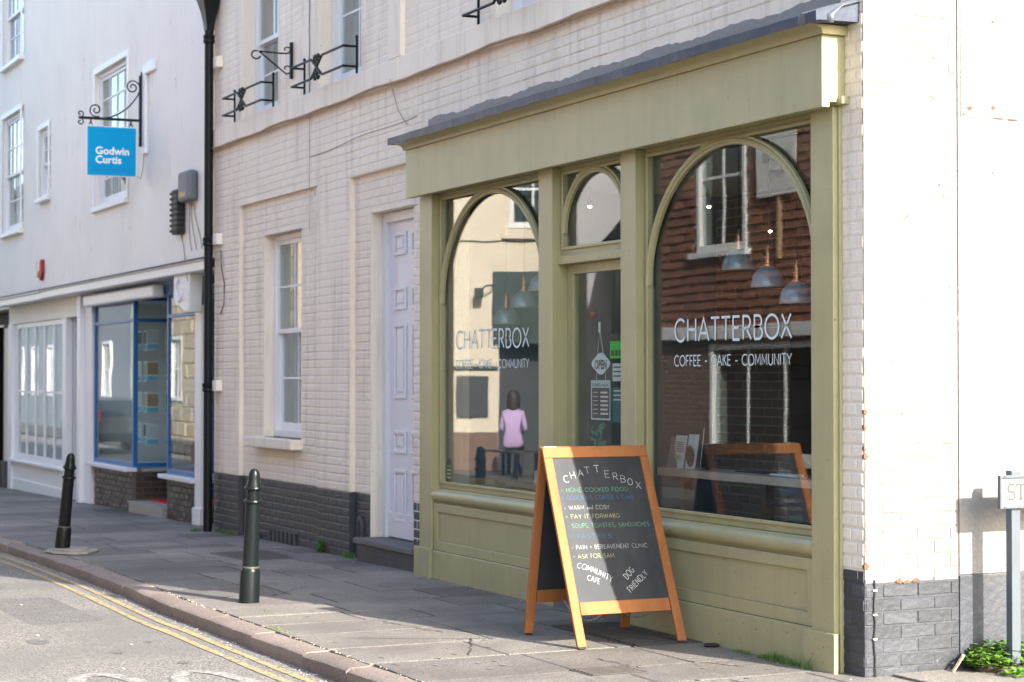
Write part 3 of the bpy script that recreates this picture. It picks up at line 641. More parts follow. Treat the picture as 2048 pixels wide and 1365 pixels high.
# ================================================================== SHOPFRONT
YF = -.10; YG = 0.0
shop = thing('shopfront', 'sage green timber cafe shopfront with two arched windows and a glazed door', 'shopfront', (-3.1, -.1, 0))
S = 'sage'
def sbox(name, x0, x1, y0, y1, z0, z1, parent=shop, m=S, bevel=.004): return MB().box(x0, x1, y0, y1, z0, z1).build(name, m, parent, bevel=bevel)
sbox('pilaster', -.361, -.145, YF, -.001, .0, 3.085); sbox('pilaster_core', -.36, -.18, 0, .05, .0, 3.085); sbox('corner_post', -.1445, -.128, YF + .03, -.002, 0, 3.46)
sbox('pilaster_block', -.414, -.106, YF - .028, YF - .0005, -.01, .215); sbox('pilaster', -6.017, -5.766, YF, .05, -.02, 3.085)
sbox('pilaster_block', -6.07, -5.74, YF - .028, YF - .0005, -.03, .235)
sbox('mullion', -3.803, -3.586, YF, .04, .3, 3.085); sbox('mullion', -2.575, -2.372, YF, .04, .3, 3.085)
sbox('mullion', -3.803, -3.586, YF + .01, .04, -.02, .3); sbox('mullion', -2.575, -2.372, YF + .01, .04, -.02, .3)
# fascia, cornice, lead flashing
MB().prism([(-.20, 3.07), (-.20, 3.462), (-.02, 3.462), (-.02, 3.10), (-.15, 3.10), (-.15, 3.07)], lambda a, b, d: (d, a, b), -6.07, -.10).build('fascia', S, shop, bevel=.003)
prof = [(-.02, 3.463), (-.215, 3.463), (-.218, 3.478)] + [(-.218 - .075 * (1 - math.cos(R(90 * i / 6))), 3.478 + .032 * math.sin(R(90 * i / 6))) for i in range(1, 7)] + [(-.305, 3.512), (-.02, 3.512)]
MB().prism(prof, lambda a, b, d: (d, a, b), -6.10, -.07).build('cornice', S, shop, smooth=True)
mb = MB(); n = 60; top = []; 
for i in range(n + 1):
    xx = -6.17 + (.03 + 6.17) * i / n; wv = .002 * math.sin(i * .9) + .0015 * math.sin(i * 2.3); hf = .0015 * math.sin(i * 1.7) + .0015 * math.sin(i * .31)
    top.append([(xx, -.322 + wv, 3.507 + hf), (xx, -.324 + wv, 3.560 + hf), (xx, -.318 + wv, 3.566 + hf), (xx, -.17, 3.612 + hf), (xx, -.004, 3.662 + .001 * math.sin(i * .8)), (xx, -.004, 3.52), (xx, -.3, 3.514)])
fs = []; k = len(top[0])
for i in range(n):
    for j in range(k): fs.append((i * k + j, i * k + (j + 1) % k, (i + 1) * k + (j + 1) % k, (i + 1) * k + j))
fs += [tuple(range(k)), tuple(n * k + j for j in range(k))[::-1]]
mb.add([p for t in top for p in t], fs); mb.build('lead_flashing', 'lead', shop, smooth=True)
mb = MB(); pr = []
for i in range(11):                              # dressed lead corner, folded down at the end
    t = i / 10; xx = -.13 + .185 * t; dz = -.022 * t * t + .002 * math.sin(i * 2)
    pr.append([(xx, -.329 + .10 * t * t, 3.500 + dz + .02 * t), (xx, -.331 + .10 * t * t, 3.566 + dz), (xx, -.17, 3.618 + dz), (xx, -.004, 3.667 + dz)])
vs = [p for r_ in pr for p in r_]; mb.add(vs, [(i * 4 + j, i * 4 + j + 1, (i + 1) * 4 + j + 1, (i + 1) * 4 + j) for i in range(10) for j in range(3)])
lc = mb.build('lead_corner', 'lead_new', shop, smooth=True); sm = lc.modifiers.new('thick', 'SOLIDIFY'); sm.thickness = .004
# ragged mortar fillet above the lead
mb = MB(); pts = []
for i in range(121):
    xx = -6.05 + 6.0 * i / 120; pts.append((xx, 3.725 + rng.uniform(-.006, .007) + .010 * math.sin(i * .35)))
for a, b in zip(pts, pts[1:]): mb.hexa([(a[0], -.012, 3.6635), (b[0], -.012, 3.6635), (b[0], .002, 3.6635), (a[0], .002, 3.6635), (a[0], -.008, a[1]), (b[0], -.008, b[1]), (b[0], .002, b[1]), (a[0], .002, a[1])])
mb.build('mortar_fillet', 'white_paint_wall', cafe, smooth=True)
sbox('soffit', -6.02, -.06, YF + .002, .36, 3.088, 3.13)
# windows
def arched_window(x0, x1, z0, z1, spring, name='window'):
    fw = .045
    mb = MB(); holed(mb, x0, x1, z0, z1, [(x0 + fw, x1 - fw, z0 + .055, z1 - .05)], -.01, .028, XZ(YG)); wn = weld(mb.build(name, S, shop, bevel=.004))
    mb = MB(); holed(mb, x0 + fw - .018, x1 - fw + .018, z0 + .04, z1 - .034, [(x0 + fw + .006, x1 - fw - .006, z0 + .062, z1 - .056)], .0285, .042, XZ(YG)); weld(mb.build('bead', S, wn, bevel=.004))
    a, b = x0 + fw, x1 - fw; cx = (a + b) / 2; ha = (b - a) / 2
    o_ = arcpts(cx, spring, ha + .005, z1 - .052 - spring, 180, 0, 48)
    mb = MB(); mb.strip([(a - .004, z0 + .6)] + o_ + [(b + .004, z0 + .6)] if False else o_, .058, XZ(YG), .008, .036); weld(mb.build('arch_bar', S, wn, bevel=.005))
    mb = MB(); mb.tube([(p, YG - .036, q) for p, q in o_], .013, 8); mb.build('arch_bead', S, wn, smooth=True)
    MB().box(a - .004, b + .004, YG - .003, YG + .003, z0 + .05, z1 - .045).build('pane', 'pane_glass', wn)
    return wn
winR = arched_window(-2.371, -.3615, .715, 3.087, 2.20); winL = arched_window(-5.7655, -3.8035, .715, 3.087, 2.20)
# door with fanlight
fan = arched_window(-3.5855, -2.5755, 2.46, 3.087, 2.62, 'fanlight')
sbox('transom', -3.5855, -2.5755, -.055, .03, 2.40, 2.459)
mb = MB(); holed(mb, -3.585, -2.576, .06, 2.399, [(-3.49, -2.67, .75, 2.33)], -.045, .0, XZ(.02)); door = weld(mb.build('cafe_door', S, shop, bevel=.004))
MB().box(-3.495, -2.665, .038, .044, .745, 2.335).build('pane', 'pane_glass', door)
MB().box(-3.42, -2.74, .005, .019, .2, .62).build('door_panel', S, door, bevel=.008)
MB().box(-3.57, -2.59, -.10, .2, -.03, .055).build('threshold', 'step_stone', shop, bevel=.006)
MB().tube([(-2.62, .0, 1.08), (-2.62, -.05, 1.08), (-2.73, -.055, 1.08)], .009, 8).build('door_handle', 'copper', door, smooth=True)
for x0, x1 in ((-5.7655, -3.8035), (-2.371, -.3615)):           # sill, stall riser
    pr = [(-.02, .60), (-.06, .60)] + [(-.062 - .040 * math.sin(R(180 * i / 10)), .612 + .048 - .048 * math.cos(R(180 * i / 10))) for i in range(11)] + [(-.06, .714), (-.02, .714)]
    MB().prism(pr, lambda a, b, d: (d, a, b), x0 - .03 if x0 < -3 else x0, x1).build('window_sill', S, shop, smooth=True)
    mb = MB(); holed(mb, x0, x1, -.04, .599, [(x0 + .08, x1 - .07, .30, .53)], -.03, .052, XZ(-.03)); weld(mb.build('stall_riser', S, shop, bevel=.004))
    sbox('riser_panel', x0 + .079, x1 - .069, -.066, -.03, .299, .531)
    MB().box(x0, x1 - .001, -.105, -.083, -.04, .222).build('skirting_board', S, shop, bevel=.005)
sbox('window_board', -2.37, -.362, .04, .06, .69, .712); sbox('window_board', -5.76, -3.81, .04, .06, .69, .712)
# knocks in the paint and open joints
rr = random.Random(33)
def flake(a, b, r_, fm, m): MB().prism([(a + r_ * math.cos(k * 1.05) * rr.uniform(.3, 1.3), b + r_ * math.sin(k * 1.05) * rr.uniform(.3, 1.1)) for k in range(6)], fm, 0, .0006).build('paint_chip', m, shop, recalc=False)
for k in range(26): flake(rr.uniform(-2.3, -.45), rr.choice((rr.uniform(.02, .2), rr.uniform(.03, .2))), rr.uniform(.003, .009), XZ(-.105), rr.choice(('bare_timber', 'joint_grey')))
for k in range(14): flake(rr.uniform(-2.2, -.5), rr.uniform(.31, .52), rr.uniform(.002, .006), XZ(-.066), rr.choice(('bare_timber', 'dark_wood')))
for k in range(12): flake(rr.uniform(-.35, -.16), rr.uniform(.25, 1.6), rr.uniform(.002, .006), XZ(-.10), 'bare_timber')
for k in range(10): flake(rr.uniform(-.40, -.12), rr.uniform(.01, .2), rr.uniform(.003, .008), XZ(-.128), 'bare_timber')
for k in range(12): flake(rr.uniform(-5.6, -.3), rr.uniform(3.1, 3.42), rr.uniform(.003, .008), XZ(-.20), 'bare_timber')
for x_ in (-.362, -2.371, -3.8035, -5.766): MB().box(x_ - .0012, x_ + .0012, -.0832, -.0815, .226, .59).build('open_joint', 'charcoal', shop)
for a, b in ((-5.7655, -3.8035), (-2.371, -.3615)): MB().box(a + .01, b - .01, -.0838, -.0822, .2222, .2252).build('open_joint', 'charcoal', shop); MB().box(a + .08, b - .07, -.0675, -.0655, .297, .3005).build('open_joint', 'dark_wood', shop); MB().box(a + .08, b - .07, -.0675, -.0655, .5295, .5325).build('open_joint', 'dark_wood', shop)
# vinyl lettering on the panes
def vinyl(parent, s, xr, width, z, h, wdt, y, track):
    tot = strokes(s, h, track)[1]; k = width / tot; x = 0
    for wd in s.split(' '):
        st, L = strokes(wd, h, track); mb = MB()
        for pl in st: mb.strip([(x + p * k, q) for p, q in pl], wdt, lambda a, b, d: (xr - width + a, y, z + b), 0, 0)
        mb.build('window_lettering', 'vinyl', parent, recalc=False); x += (L + (track * 2 + GL[' '][0]) * h) * k
for wn, dx in ((winR, 0), (winL, -3.46)):
    vinyl(wn, 'CHATTERBOX', -.70 + dx, 1.33, 1.832, .138, .0155, -.0042, .17)
    vinyl(wn, 'COFFEE - CAKE - COMMUNITY', -.70 + dx, 1.335, 1.678, .064, .0075, -.0042, .15)
# ================================================================== NEIGHBOUR (jettied estate agent)
nb = thing('neighbour_building', 'white rendered jettied building with blue framed shop window and small sash windows', 'building', (-18.5, 3, -.2))
YU, YL = -.05, .20
UWN = [(-17.62, -15.85, 3.90, 5.72), (-21.33, -20.6, 4.33, 5.38), (-24.3, -22.7, 3.98, 5.9), (-24.3, -22.7, 6.75, 8.4)]
mb = MB(); holed(mb, -20.48, -12.165, 2.93, 9.6, UWN[:1], 0, -.3, XZ(YU)); weld(mb.build('upper_wall', 'white_render', nb))
mb = MB(); holed(mb, -24.75, -20.481, 2.93, 9.6, UWN[1:], 0, -.3, XZ(YU + .03)); weld(mb.build('upper_wall', 'white_render', nb))
MB().box(-24.75, -12.17, .24, 8, 2.95, 3.1).build('floor_slab', 'white_render', nb)
mb = MB(); mb.box(-24.74, -24.5, .3, 8, -.3, 9.6); mb.box(-12.45, -12.17, .3, 8, -.3, 9.6); mb.box(-24.5, -12.45, 7.7, 8, -.3, 9.6); mb.build('side_wall', 'white_render', nb)
MB().prism([(-.3, 9.6), (4, 11.4), (8.2, 9.6)], lambda a, b, d: (d, a, b), -24.75, -12.17).build('roof', 'slate', nb)
# jetty fascia, moulding and soffit
def fascia_prof(y0): return [(y0 + .05, 2.93), (y0 - .055, 2.93), (y0 - .06, 2.905), (y0 - .03, 2.89), (y0 - .03, 2.80), (y0 - .012, 2.785), (y0 + .05, 2.785)]
for a, b, z in ((-24.75, -21.06, 0), (-21.05, -12.25, .012)):
    MB().prism([(p, q + z) for p, q in fascia_prof(YU)], lambda a_, b_, d: (d, a_, b_), a, b).build('jetty_fascia', 'white_gloss', nb, bevel=.004)
MB().box(-24.75, -12.2, YU + .052, .6, 2.80, 2.83).build('soffit', 'white_gloss', nb)
MB().prism([(YU - .06, 2.925), (YU - .075, 2.935), (YU + .01, 2.96), (YU + .01, 2.925)], lambda a, b, d: (d, a, b), -24.75, -12.2).build('lead_strip', 'lead', nb)
for (a, b, c, d), cfg in zip(UWN, ((4, 3), (2, 2), (2, 2), (2, 2))):
    w_ = sash(nb, a + .003, b - .003, c + .003, d - .003, YU + .045, *cfg, curtain='curtain' if a < -20 else None, lower_in=.03)
    MB().box(a - .05, b + .05, YU - .06, YU + .04, c - .06, c).build('window_sill', 'white_gloss', nb, bevel=.006)
    mb = MB(); holed(mb, a - .07, b + .07, c, d + .08, [(a, b, c - 1, d)], 0, .022, XZ(YU)); weld(mb.build('architrave', 'white_gloss', nb, bevel=.004))
rr = random.Random(8)
for k in range(30):
    x_, z_ = rr.uniform(-20, -12.6), rr.uniform(3.1, 6.2); L_ = rr.uniform(.05, .3)
    if any(h[0] - .2 < x_ < h[1] + .2 and h[2] - .2 < z_ < h[3] + .3 for h in UWN): continue
    MB().strip([(x_ + rr.uniform(-.012, .012) * 2, z_ - L_ * i / 5) for i in range(6)], rr.uniform(.003, .008), XZ(YU), 0, .0006).build('render_crack', 'joint_grey', nb, recalc=False)
# ground floor: white panelled part with door recess
MB().box(-24.75, -19.35, YL - .03, YL + .05, 2.50, 2.795).build('sub_fascia', 'white_render', nb, bevel=.004)
gzl = lambda x: gz(x) - .04
MB().box(-24.72, -24.42, YL - .06, YL + .1, gzl(-24.5) - .1, 2.5).build('post', 'white_gloss', nb, bevel=.006)
MB().box(-20.55, -20.32, YL - .05, YL + .06, gzl(-20) - .1, 2.5).build('post', 'white_gloss', nb, bevel=.006)
mb = MB(); holed(mb, -24.42, -20.55, .27, 2.5, [(-24.2, -20.7, .36, 2.42)], 0, -.07, XZ(YL)); wl = weld(mb.build('window', 'white_gloss', nb, bevel=.004))
for i in range(1, 5): MB().box(-24.2 + i * .7 - .035, -24.2 + i * .7 + .035, YL + .005, YL + .05, .36, 2.42).build('glazing_bar', 'white_gloss', wl, bevel=.004)
MB().box(-24.2, -20.7, YL + .012, YL + .04, 1.36, 1.40).build('glazing_bar', 'white_gloss', wl)
MB().box(-24.2, -20.7, YL + .022, YL + .028, .36, 2.42).build('pane', 'pane_glass_thin', wl)
MB().box(-24.2, -20.7, YL + .06, YL + .07, .3, 2.48).build('window_screen', 'white_gloss_blue', wl)
MB().box(-24.45, -20.5, YL - .1, YL + .02, .215, .268).build('window_sill', 'white_gloss', nb, bevel=.012)
MB().box(-24.42, -20.55, YL - .01, YL + .05, -.32, .214).build('stall_panel', 'white_gloss', nb, bevel=.004)
MB().box(-24.42, -20.55, YL - .035, YL - .0105, -.32, -.06).build('skirting_board', 'white_gloss', nb, bevel=.005)
# recessed white door
MB().box(-20.30, -20.22, YL + .06, 1.1, -.3, 2.6).build('door_reveal', 'white_gloss_blue', nb)
nd_ = MB().box(-20.2, -19.36, 1.0, 1.05, -.2, 2.6).build('door', 'white_gloss_blue', nb)
MB().box(-20.05, -19.5, .99, 1.0, 1.2, 2.3).build('door_panel', 'white_gloss_blue', nd_, bevel=.004)
MB().box(-19.37, -19.18, YL - .1, YL + .1, gzl(-19) - .1, 2.8).build('post', 'white_gloss', nb, bevel=.006)
MB().box(-19.17, -18.75, YL - .03, YL + .1, gzl(-19) - .1, 2.62).build('post', 'white_gloss', nb, bevel=.006)
MB().box(-20.25, -20.21, YL + .1, YL + .25, 1.36, 1.5).build('letter_box', 'charcoal', nb, bevel=.01) if False else None
tag(MB().box(-19.40, -19.36, YL - .02, YL + .12, 1.36, 1.52).build('key_safe', 'charcoal', bevel=.012), 'small black key safe on the white doorway reveal', 'key safe')
# blue display windows either side of a deep lobby
BX0, BX1, BX2, BX3 = -18.72, -16.50, -14.86, -13.42
def blue_frame(parent, a0, a1, z0, z1, fmap, tz=2.34, left=True):
    mb = MB(); holed(mb, a0, a1, z0, z1, [(a0 + .055, a1 - .055, z0 + .06, tz), (a0 + .055, a1 - .055, tz + .045, z1 - .04)], 0, -.06, fmap); f = weld(mb.build('display_window', 'blue_paint', parent, bevel=.004))
    mb = MB()
    for lo, hi in ((z0 + .05, tz + .01), (tz + .035, z1 - .03)):
        p = [fmap(a0 + .05, lo, -.02), fmap(a1 - .05, lo, -.02), fmap(a1 - .05, hi, -.02), fmap(a0 + .05, hi, -.02)]; q = [fmap(a0 + .05, lo, -.026), fmap(a1 - .05, lo, -.026), fmap(a1 - .05, hi, -.026), fmap(a0 + .05, hi, -.026)]
        MB().hexa(p + q).build('pane', 'pane_glass', f)
    return f
f1 = blue_frame(nb, BX0, BX1, .43, 2.66, XZ(YL)); f2 = blue_frame(nb, YL + .002, 1.25, .43, 2.66, YZ(BX1 - .001)); f3 = blue_frame(nb, BX2, BX3, .43, 2.66, XZ(YL)); f4 = blue_frame(nb, YL + .002, 1.25, .43, 2.66, YZ(BX2 + .001, -1))
for a, b in ((BX0 - .04, BX1 + .02), (BX2 - .02, BX3 + .02)): MB().box(a, b, YL - .11, YL + .05, .375, .43).build('window_sill', 'white_gloss_blue', nb, bevel=.008)
MB().box(BX0 - .02, BX2 - .12, YL - .16, YL + .0, 2.60, 2.76).build('shutter_box', 'white_gloss', nb, bevel=.03)
MB().box(BX0, BX3, YL + .001, YL + .1, 2.661, 2.80).build('head_board', 'blue_paint', nb)
MB().box(BX3 + .0, BX3 + .26, YL - .06, YL + .08, -.3, 2.45).build('post', 'white_gloss', nb, bevel=.006)
MB().box(BX3 - .02, BX3 + .28, YL - .085, YL - .0605, -.3, .10).build('post_block', 'white_gloss', nb, bevel=.006)
# stall risers in dark glazed brick
cells = []
for a, b, hh in ((BX0, BX1 - .0, None), (BX2, BX3, None)):
    MB().box(a + .01, b - .01, YL + .012, YL + .1, -.3, .374).build('stall_riser', 'stall_mortar', nb)
    cells += [((p + q) / 2, YL + .012, (r_ + s_) / 2, q - p, s_ - r_, .010, 'stall_brick') for p, q, r_, s_ in brick_cells(a + .01, b - .01, -.23, .372, [])]
pieces(nb, 'brick', 'riser_brickwork', cells, 0)
MB().box(BX1 - .1, BX1 - .012, YL + .11, 1.25, -.3, .374).build('stall_riser', 'stall_mortar', nb)
pieces(nb, 'brick', 'riser_brickwork', [(BX1 - .012, (p + q) / 2, (r_ + s_) / 2, q - p, s_ - r_, .010, 'stall_brick') for p, q, r_, s_ in brick_cells(YL + .03, 1.25, .02, .372, [])], R(90))
MB().box(BX1, BX2, YL - .06, 1.3, -.3, .0).build('entrance_step', 'concrete', nb, bevel=.01)
MB().box(BX1 + .1, BX2 - .05, YL + .2, 1.25, .001, .012).build('door_mat', 'red', nb)
dl = MB().box(BX1, BX2, 1.26, 1.32, 0, 2.7).build('shop_door', 'blue_paint', nb)
MB().box(BX1 + .2, BX2 - .2, 1.25, 1.259, .5, 2.2).build('pane', 'pane_glass', dl)
# carved scroll corbel
mb = MB(); pl = [(-13.05, 2.80), (-13.72, 2.80), (-13.74, 2.74)] + arcpts(-13.5, 2.60, .24, .17, 160, 275, 10) + [(-13.36, 2.40), (-13.28, 2.36), (-13.1, 2.36)]
mb.prism(pl, XZ(YL - .07), 0, .16); cb = mb.build('corbel', 'white_gloss', nb, bevel=.012)
sp = [(-13.42 + (.19 - .012 * i) * math.cos(i * .42 + 2), 2.60 + (.165 - .0105 * i) * math.sin(i * .42 + 2)) for i in range(15)]
MB().tube([(p, YL - .238, q) for p, q in sp], .016, 6).build('scroll', 'white_gloss', cb, smooth=True)
# inside the agent's window: display stands of property cards
MB().box(BX0, -16.62, .35, 1.2, .375, .42).build('display_shelf', 'white_gloss', nb); MB().box(BX2 + .08, BX3, .35, 1.2, .375, .42).build('display_shelf', 'white_gloss', nb)
MB().box(BX0 - .3, BX3 + .3, 1.45, 1.5, -.2, 2.8).build('room_wall', 'pale_box', nb); MB().box(BX0 - .3, BX0 - .25, .3, 1.45, -.2, 2.8).build('room_wall', 'white_gloss', nb)
MB().box(BX0 - .3, BX3 + .3, .3, 3.2, 2.66, 2.7).build('room_ceiling', 'white_gloss', nb)
rr = random.Random(5)
for i in range(3):
    for k in range(4):
        for hx, px_ in ((0, -16.68), ):
            y0 = .42 + i * .25; z0 = .72 + k * .42
            c = MB().box(px_ - .01, px_, y0, y0 + .17, z0, z0 + .27).build('property_card', 'paper', bevel=.002); tag(c, 'white property card hanging in the lobby side of the blue shop window', 'card', 'property cards in the estate agent window')
            t_ = MB().box(px_, px_ + .002, y0 + .012, y0 + .158, z0 + .09, z0 + .25).build('photo', rr.choice(['pale_box', 'sage', 'kraft', 'box_grey', 'pale_box']), c)
            MB().box(px_, px_ + .002, y0 + .012, y0 + .158, z0 + .012, z0 + .07).build('caption_bar', 'paper_blue', c)
for k in range(4):
    for i in range(3):
        x0 = -17.95 + i * .34; z0 = .72 + k * .42
        c = MB().box(x0, x0 + .24, .62, .63, z0, z0 + .27).build('property_card', 'paper'); tag(c, 'white property card hanging behind the wide front pane of the blue shop window', 'card', 'property cards behind the front pane')
        MB().box(x0 + .015, x0 + .225, .618, .62, z0 + .09, z0 + .25).build('photo', rr.choice(['pale_box', 'box_grey', 'sage']), c)
        MB().box(x0 + .015, x0 + .225, .618, .62, z0 + .012, z0 + .07).build('caption_bar', 'paper_blue', c)
st = MB().prism([(.88, .50), (1.12, .50), (1.12, .64)] + arcpts(1.0, .64, .12, .08, 0, 90, 6) + [(.88, .72)], YZ(BX1 - .018), 0, .003).build('window_sticker', 'charcoal'); tag(st, 'black rounded sticker low on the lobby pane of the blue window', 'sticker')
for q in range(3): MB().box(BX1 - .015, BX1 - .014, .92, 1.04, .58 + q * .03, .59 + q * .03).build('print_line', 'paper', st)
st = MB().prism(arcpts(-13.72, .72, .13, .13, 0, 360, 24)[:-1], XZ(YL + .019), 0, .001).build('window_sticker', 'dark_wood'); tag(st, 'round dark sticker low on the blue window beside the downpipe', 'sticker')

# ------------------------------------------------------------------ far end of the row
fb = thing('cream_building', 'cream building with a dark shop opening at the far end of the row', 'building', (-29, 3, -.3))
mb = MB(); holed(mb, -36, -24.76, -.4, 9, [(-31, -24.95, -.4, 2.78), (-29, -27.5, 4, 6)], 0, -.3, XZ(.2)); weld(mb.build('front_wall', 'cream_render', fb))
MB().box(-36, -24.77, .8, 8, -.4, 9).build('core', 'charcoal', fb); MB().box(-25.05, -24.76, .14, .22, -.4, 2.45).build('pier', 'cream_render', fb, bevel=.01); MB().box(-25.15, -24.755, .1, .2, -.45, .2).build('plinth', 'plinth_paint', fb, bevel=.01)
MB().prism([(0, 9), (4, 11), (8, 9)], lambda a, b, d: (d, a, b), -36, -24.77).build('roof', 'slate', fb)
MB().box(-31, -25.0, .1, .12, 2.47, 2.5).build('awning_rail', 'white_gloss', fb)
MB().tube([(-25.45, .1, -.3), (-25.45, .1, 2.5)], .1, 10).build('shop_column', 'black_iron', fb, smooth=True)

# ================================================================== WALL FITTINGS
# rainwater pipe with hopper
dp = thing('downpipe', 'black cast iron rainwater pipe with hopper head between the two white buildings', 'downpipe', (-12.08, -.13, -.08))
PX, PY = -12.06, -.10
MB().tube([(PX, PY, -.14), (PX, PY, 5.42)], .049, 14).build('pipe', 'black_iron', dp, smooth=True)
for z in (5.28, 3.05, 1.45): MB().lathe([(.05, 0), (.064, .01), (.064, .04), (.057, .05), (.064, .06), (.064, .09), (.05, .10)], (PX, PY, z), 16).build('collar', 'black_iron', dp, smooth=True)
for z in (3.06, 1.46, 5.0):
    MB().box(PX + .055, PX + .20, PY + .03, .0, z, z + .12).build('bracket', 'white_render' if z != 5.0 else 'brick_paint', dp, bevel=.006)
mb = MB(); q = [(.052, 5.42), (.06, 5.5), (.09, 5.64), (.135, 5.78), (.15, 5.78), (.15, 5.85), (.135, 5.87), (.12, 5.85)]
vs = []; 
for r_, z in q: vs += [(PX - r_, PY - r_ * .8, z), (PX + r_, PY - r_ * .8, z), (PX + r_, min(PY + r_ * .8, -.01), z), (PX - r_, min(PY + r_ * .8, -.06), z)]
mb.add(vs, [(i * 4 + k, i * 4 + (k + 1) % 4, (i + 1) * 4 + (k + 1) % 4, (i + 1) * 4 + k) for i in range(len(q) - 1) for k in range(4)]); mb.build('hopper_head', 'black_iron', dp, bevel=.01)
MB().box(PX - .12, PX + .12, PY - .09, -.06, 5.79, 5.83).build('gutter_debris', 'soil', dp)
MB().tube([(-11.86, -.02, 3.0 + .0), (-11.8, -.03, 2.8), (-11.72, -.02, 2.62), (-11.74, -.02, 2.4), (-11.86, -.02, 2.3)], .006, 6).build('cable', 'cable_black', dp)

# hanging sign
hs = thing('hanging_sign', 'bright blue square hanging sign on a black scrolled iron bracket', 'sign', (-15.0, -.05, 4.4))
SX = -15.0
MB().box(SX + .02, SX + .16, YU - .045, YU - .0005, 4.36, 5.34).build('backing_board', 'white_gloss', hs, bevel=.01)
MB().box(SX + .02, SX + .55, YU - .045, YU - .0005, 5.341, 5.47).build('backing_board', 'white_gloss', hs, bevel=.01)
mb = MB(); mb.box(SX - .02, SX + .02, YU - .075, YU - .03, 4.46, 5.34); mb.build('bracket_post', 'black_iron', hs, bevel=.004)
MB().box(SX - .015, SX + .015, -.87, -.10, 4.765, 4.797).build('bracket_arm', 'black_iron', hs, bevel=.004)
def spiral(cy, cz, r0, turns, a0, sgn=1, n=34): return [(SX, cy + r0 * (1 - .8 * i / n) * math.cos(a0 + sgn * turns * 6.283 * i / n), cz + r0 * (1 - .8 * i / n) * math.sin(a0 + sgn * turns * 6.283 * i / n)) for i in range(n + 1)]
cur = [(SX, -.11 - .52 * (1 - math.cos(R(t))) ** 1.0 * 1.0, 5.18 - .38 * math.sin(R(t))) for t in range(0, 91, 6)]
cur = [(SX, -.11 - .50 * t ** 1.25, 5.17 - .385 * (1 - (1 - t) ** 1.9)) for t in [i / 18 for i in range(19)]]
MB().tube(cur, .009, 6).build('scroll', 'black_iron', hs, smooth=True)
MB().tube(spiral(-.205, 5.19, .09, 1.6, 0, 1), .009, 6).build('scroll', 'black_iron', hs, smooth=True)
MB().tube([cur[-1]] + spiral(-.66, 4.885, .085, 1.5, -1.2, -1), .009, 6).build('scroll', 'black_iron', hs, smooth=True)
for s_ in (1, -1): MB().tube(spiral(-.85, 4.78 + s_ * .05, .045, 1.1, -s_ * 1.57, s_), .008, 6).build('scroll', 'black_iron', hs, smooth=True)
MB().tube(spiral(-.08, 5.36, .03, 1, 0, 1), .01, 6).build('scroll', 'black_iron', hs, smooth=True)
for y_ in (-.72, -.225):
    MB().tube([(SX + .022 * math.cos(t * .7), y_ + .0, 4.745 + .03 * math.sin(t * .7)) for t in range(9)], .006, 6, closed=True).build('hanging_ring', 'black_iron', hs)
    MB().tube([(SX, y_ + .022 * math.cos(t * .7), 4.70 + .03 * math.sin(t * .7)) for t in range(9)], .006, 6, closed=True).build('hanging_ring', 'black_iron', hs)
MB().box(SX - .012, SX + .012, -.775, -.155, 4.075, 4.69).build('sign_edge', 'sign_white', hs, bevel=.003)
sp_ = MB().box(SX + .0122, SX + .0165, -.765, -.165, 4.085, 4.68).build('sign_panel', 'sign_blue', hs)
font_obj('sign_lettering', 'Godwin', .128, 'sign_white', sp_, (SX + .0172, -.665, 4.345), (0, 1, 0), (0, 0, 1), width=.415, offset=.0035)
font_obj('sign_lettering', 'Curtis', .128, 'sign_white', sp_, (SX + .0172, -.665, 4.235), (0, 1, 0), (0, 0, 1), width=.32, offset=.0035)
font_obj('sign_lettering', 'Independent Estate Agents', .05, 'sign_blue_dark', sp_, (SX + .0172, -.715, 4.135), (0, 1, 0), (0, 0, 1), width=.50)
MB().tube([(SX, -.16, 4.10), (SX, -.10, 4.06), (SX, -.07, 4.2), (SX, -.055, 4.47)], .004, 5).build('cable', 'cable_black', hs)

# burglar alarm boxes
ab = thing('alarm_box', 'small red and yellow alarm box with white centre on rendered wall', 'alarm box', (-21, -.05, 3.25))
pl = [(-21.28, 3.40), (-21.02, 3.40), (-21.0, 3.2), (-21.1, 3.08), (-21.22, 3.14)]
MB().prism(pl, XZ(YU + .03), 0, .06).build('case', 'alarm_red', ab, bevel=.01)
MB().prism([(-21.29, 3.39), (-21.20, 3.39), (-21.17, 3.17), (-21.24, 3.13)], XZ(YU - .031), 0, .012).build('side_strip', 'alarm_yellow', ab)
MB().prism([(-21.195, 3.395), (-21.09, 3.40), (-21.11, 3.24), (-21.165, 3.20)], XZ(YU - .031), 0, .013).build('front_plate', 'sign_white', ab)
gb = thing('junction_box', 'dark grey rounded wall box with orange lettering next to the downpipe', 'wall box', (-12.85, -.05, 3.75))
MB().box(-13.05, -12.62, YU - .13, YU - .001, 3.60, 3.95).build('case', 'box_grey', gb, bevel=.04)
font_obj('lettering', 'tikal', .085, 'alarm_yellow', gb, (-12.97, YU - .1315, 3.66), (1, 0, 0), (0, 0, 1), width=.24, offset=.003)
cbx = thing('cable_box', 'long black ribbed cable box on the white render', 'wall box', (-13.3, -.05, 3.5))
MB().box(-13.42, -13.16, YU - .10, YU - .001, 3.26, 3.78).build('case', 'charcoal', cbx, bevel=.02)
for i in range(8): MB().box(-13.45, -13.13, YU - .11, YU - .02, 3.29 + i * .062, 3.32 + i * .062).build('rib', 'rubber', cbx, bevel=.006)
for k, (x0, sx) in enumerate(((-13.3, .3), (-13.0, .12), (-12.9, .2), (-12.78, .32))):
    MB().tube([(x0 + sx * t + .03 * math.sin(6 * t + k), YU - .012, (3.26 if k == 0 else 3.6) - .55 * t) for t in [i / 10 for i in range(11)]], .006, 5).build('cable', 'cable', cbx)
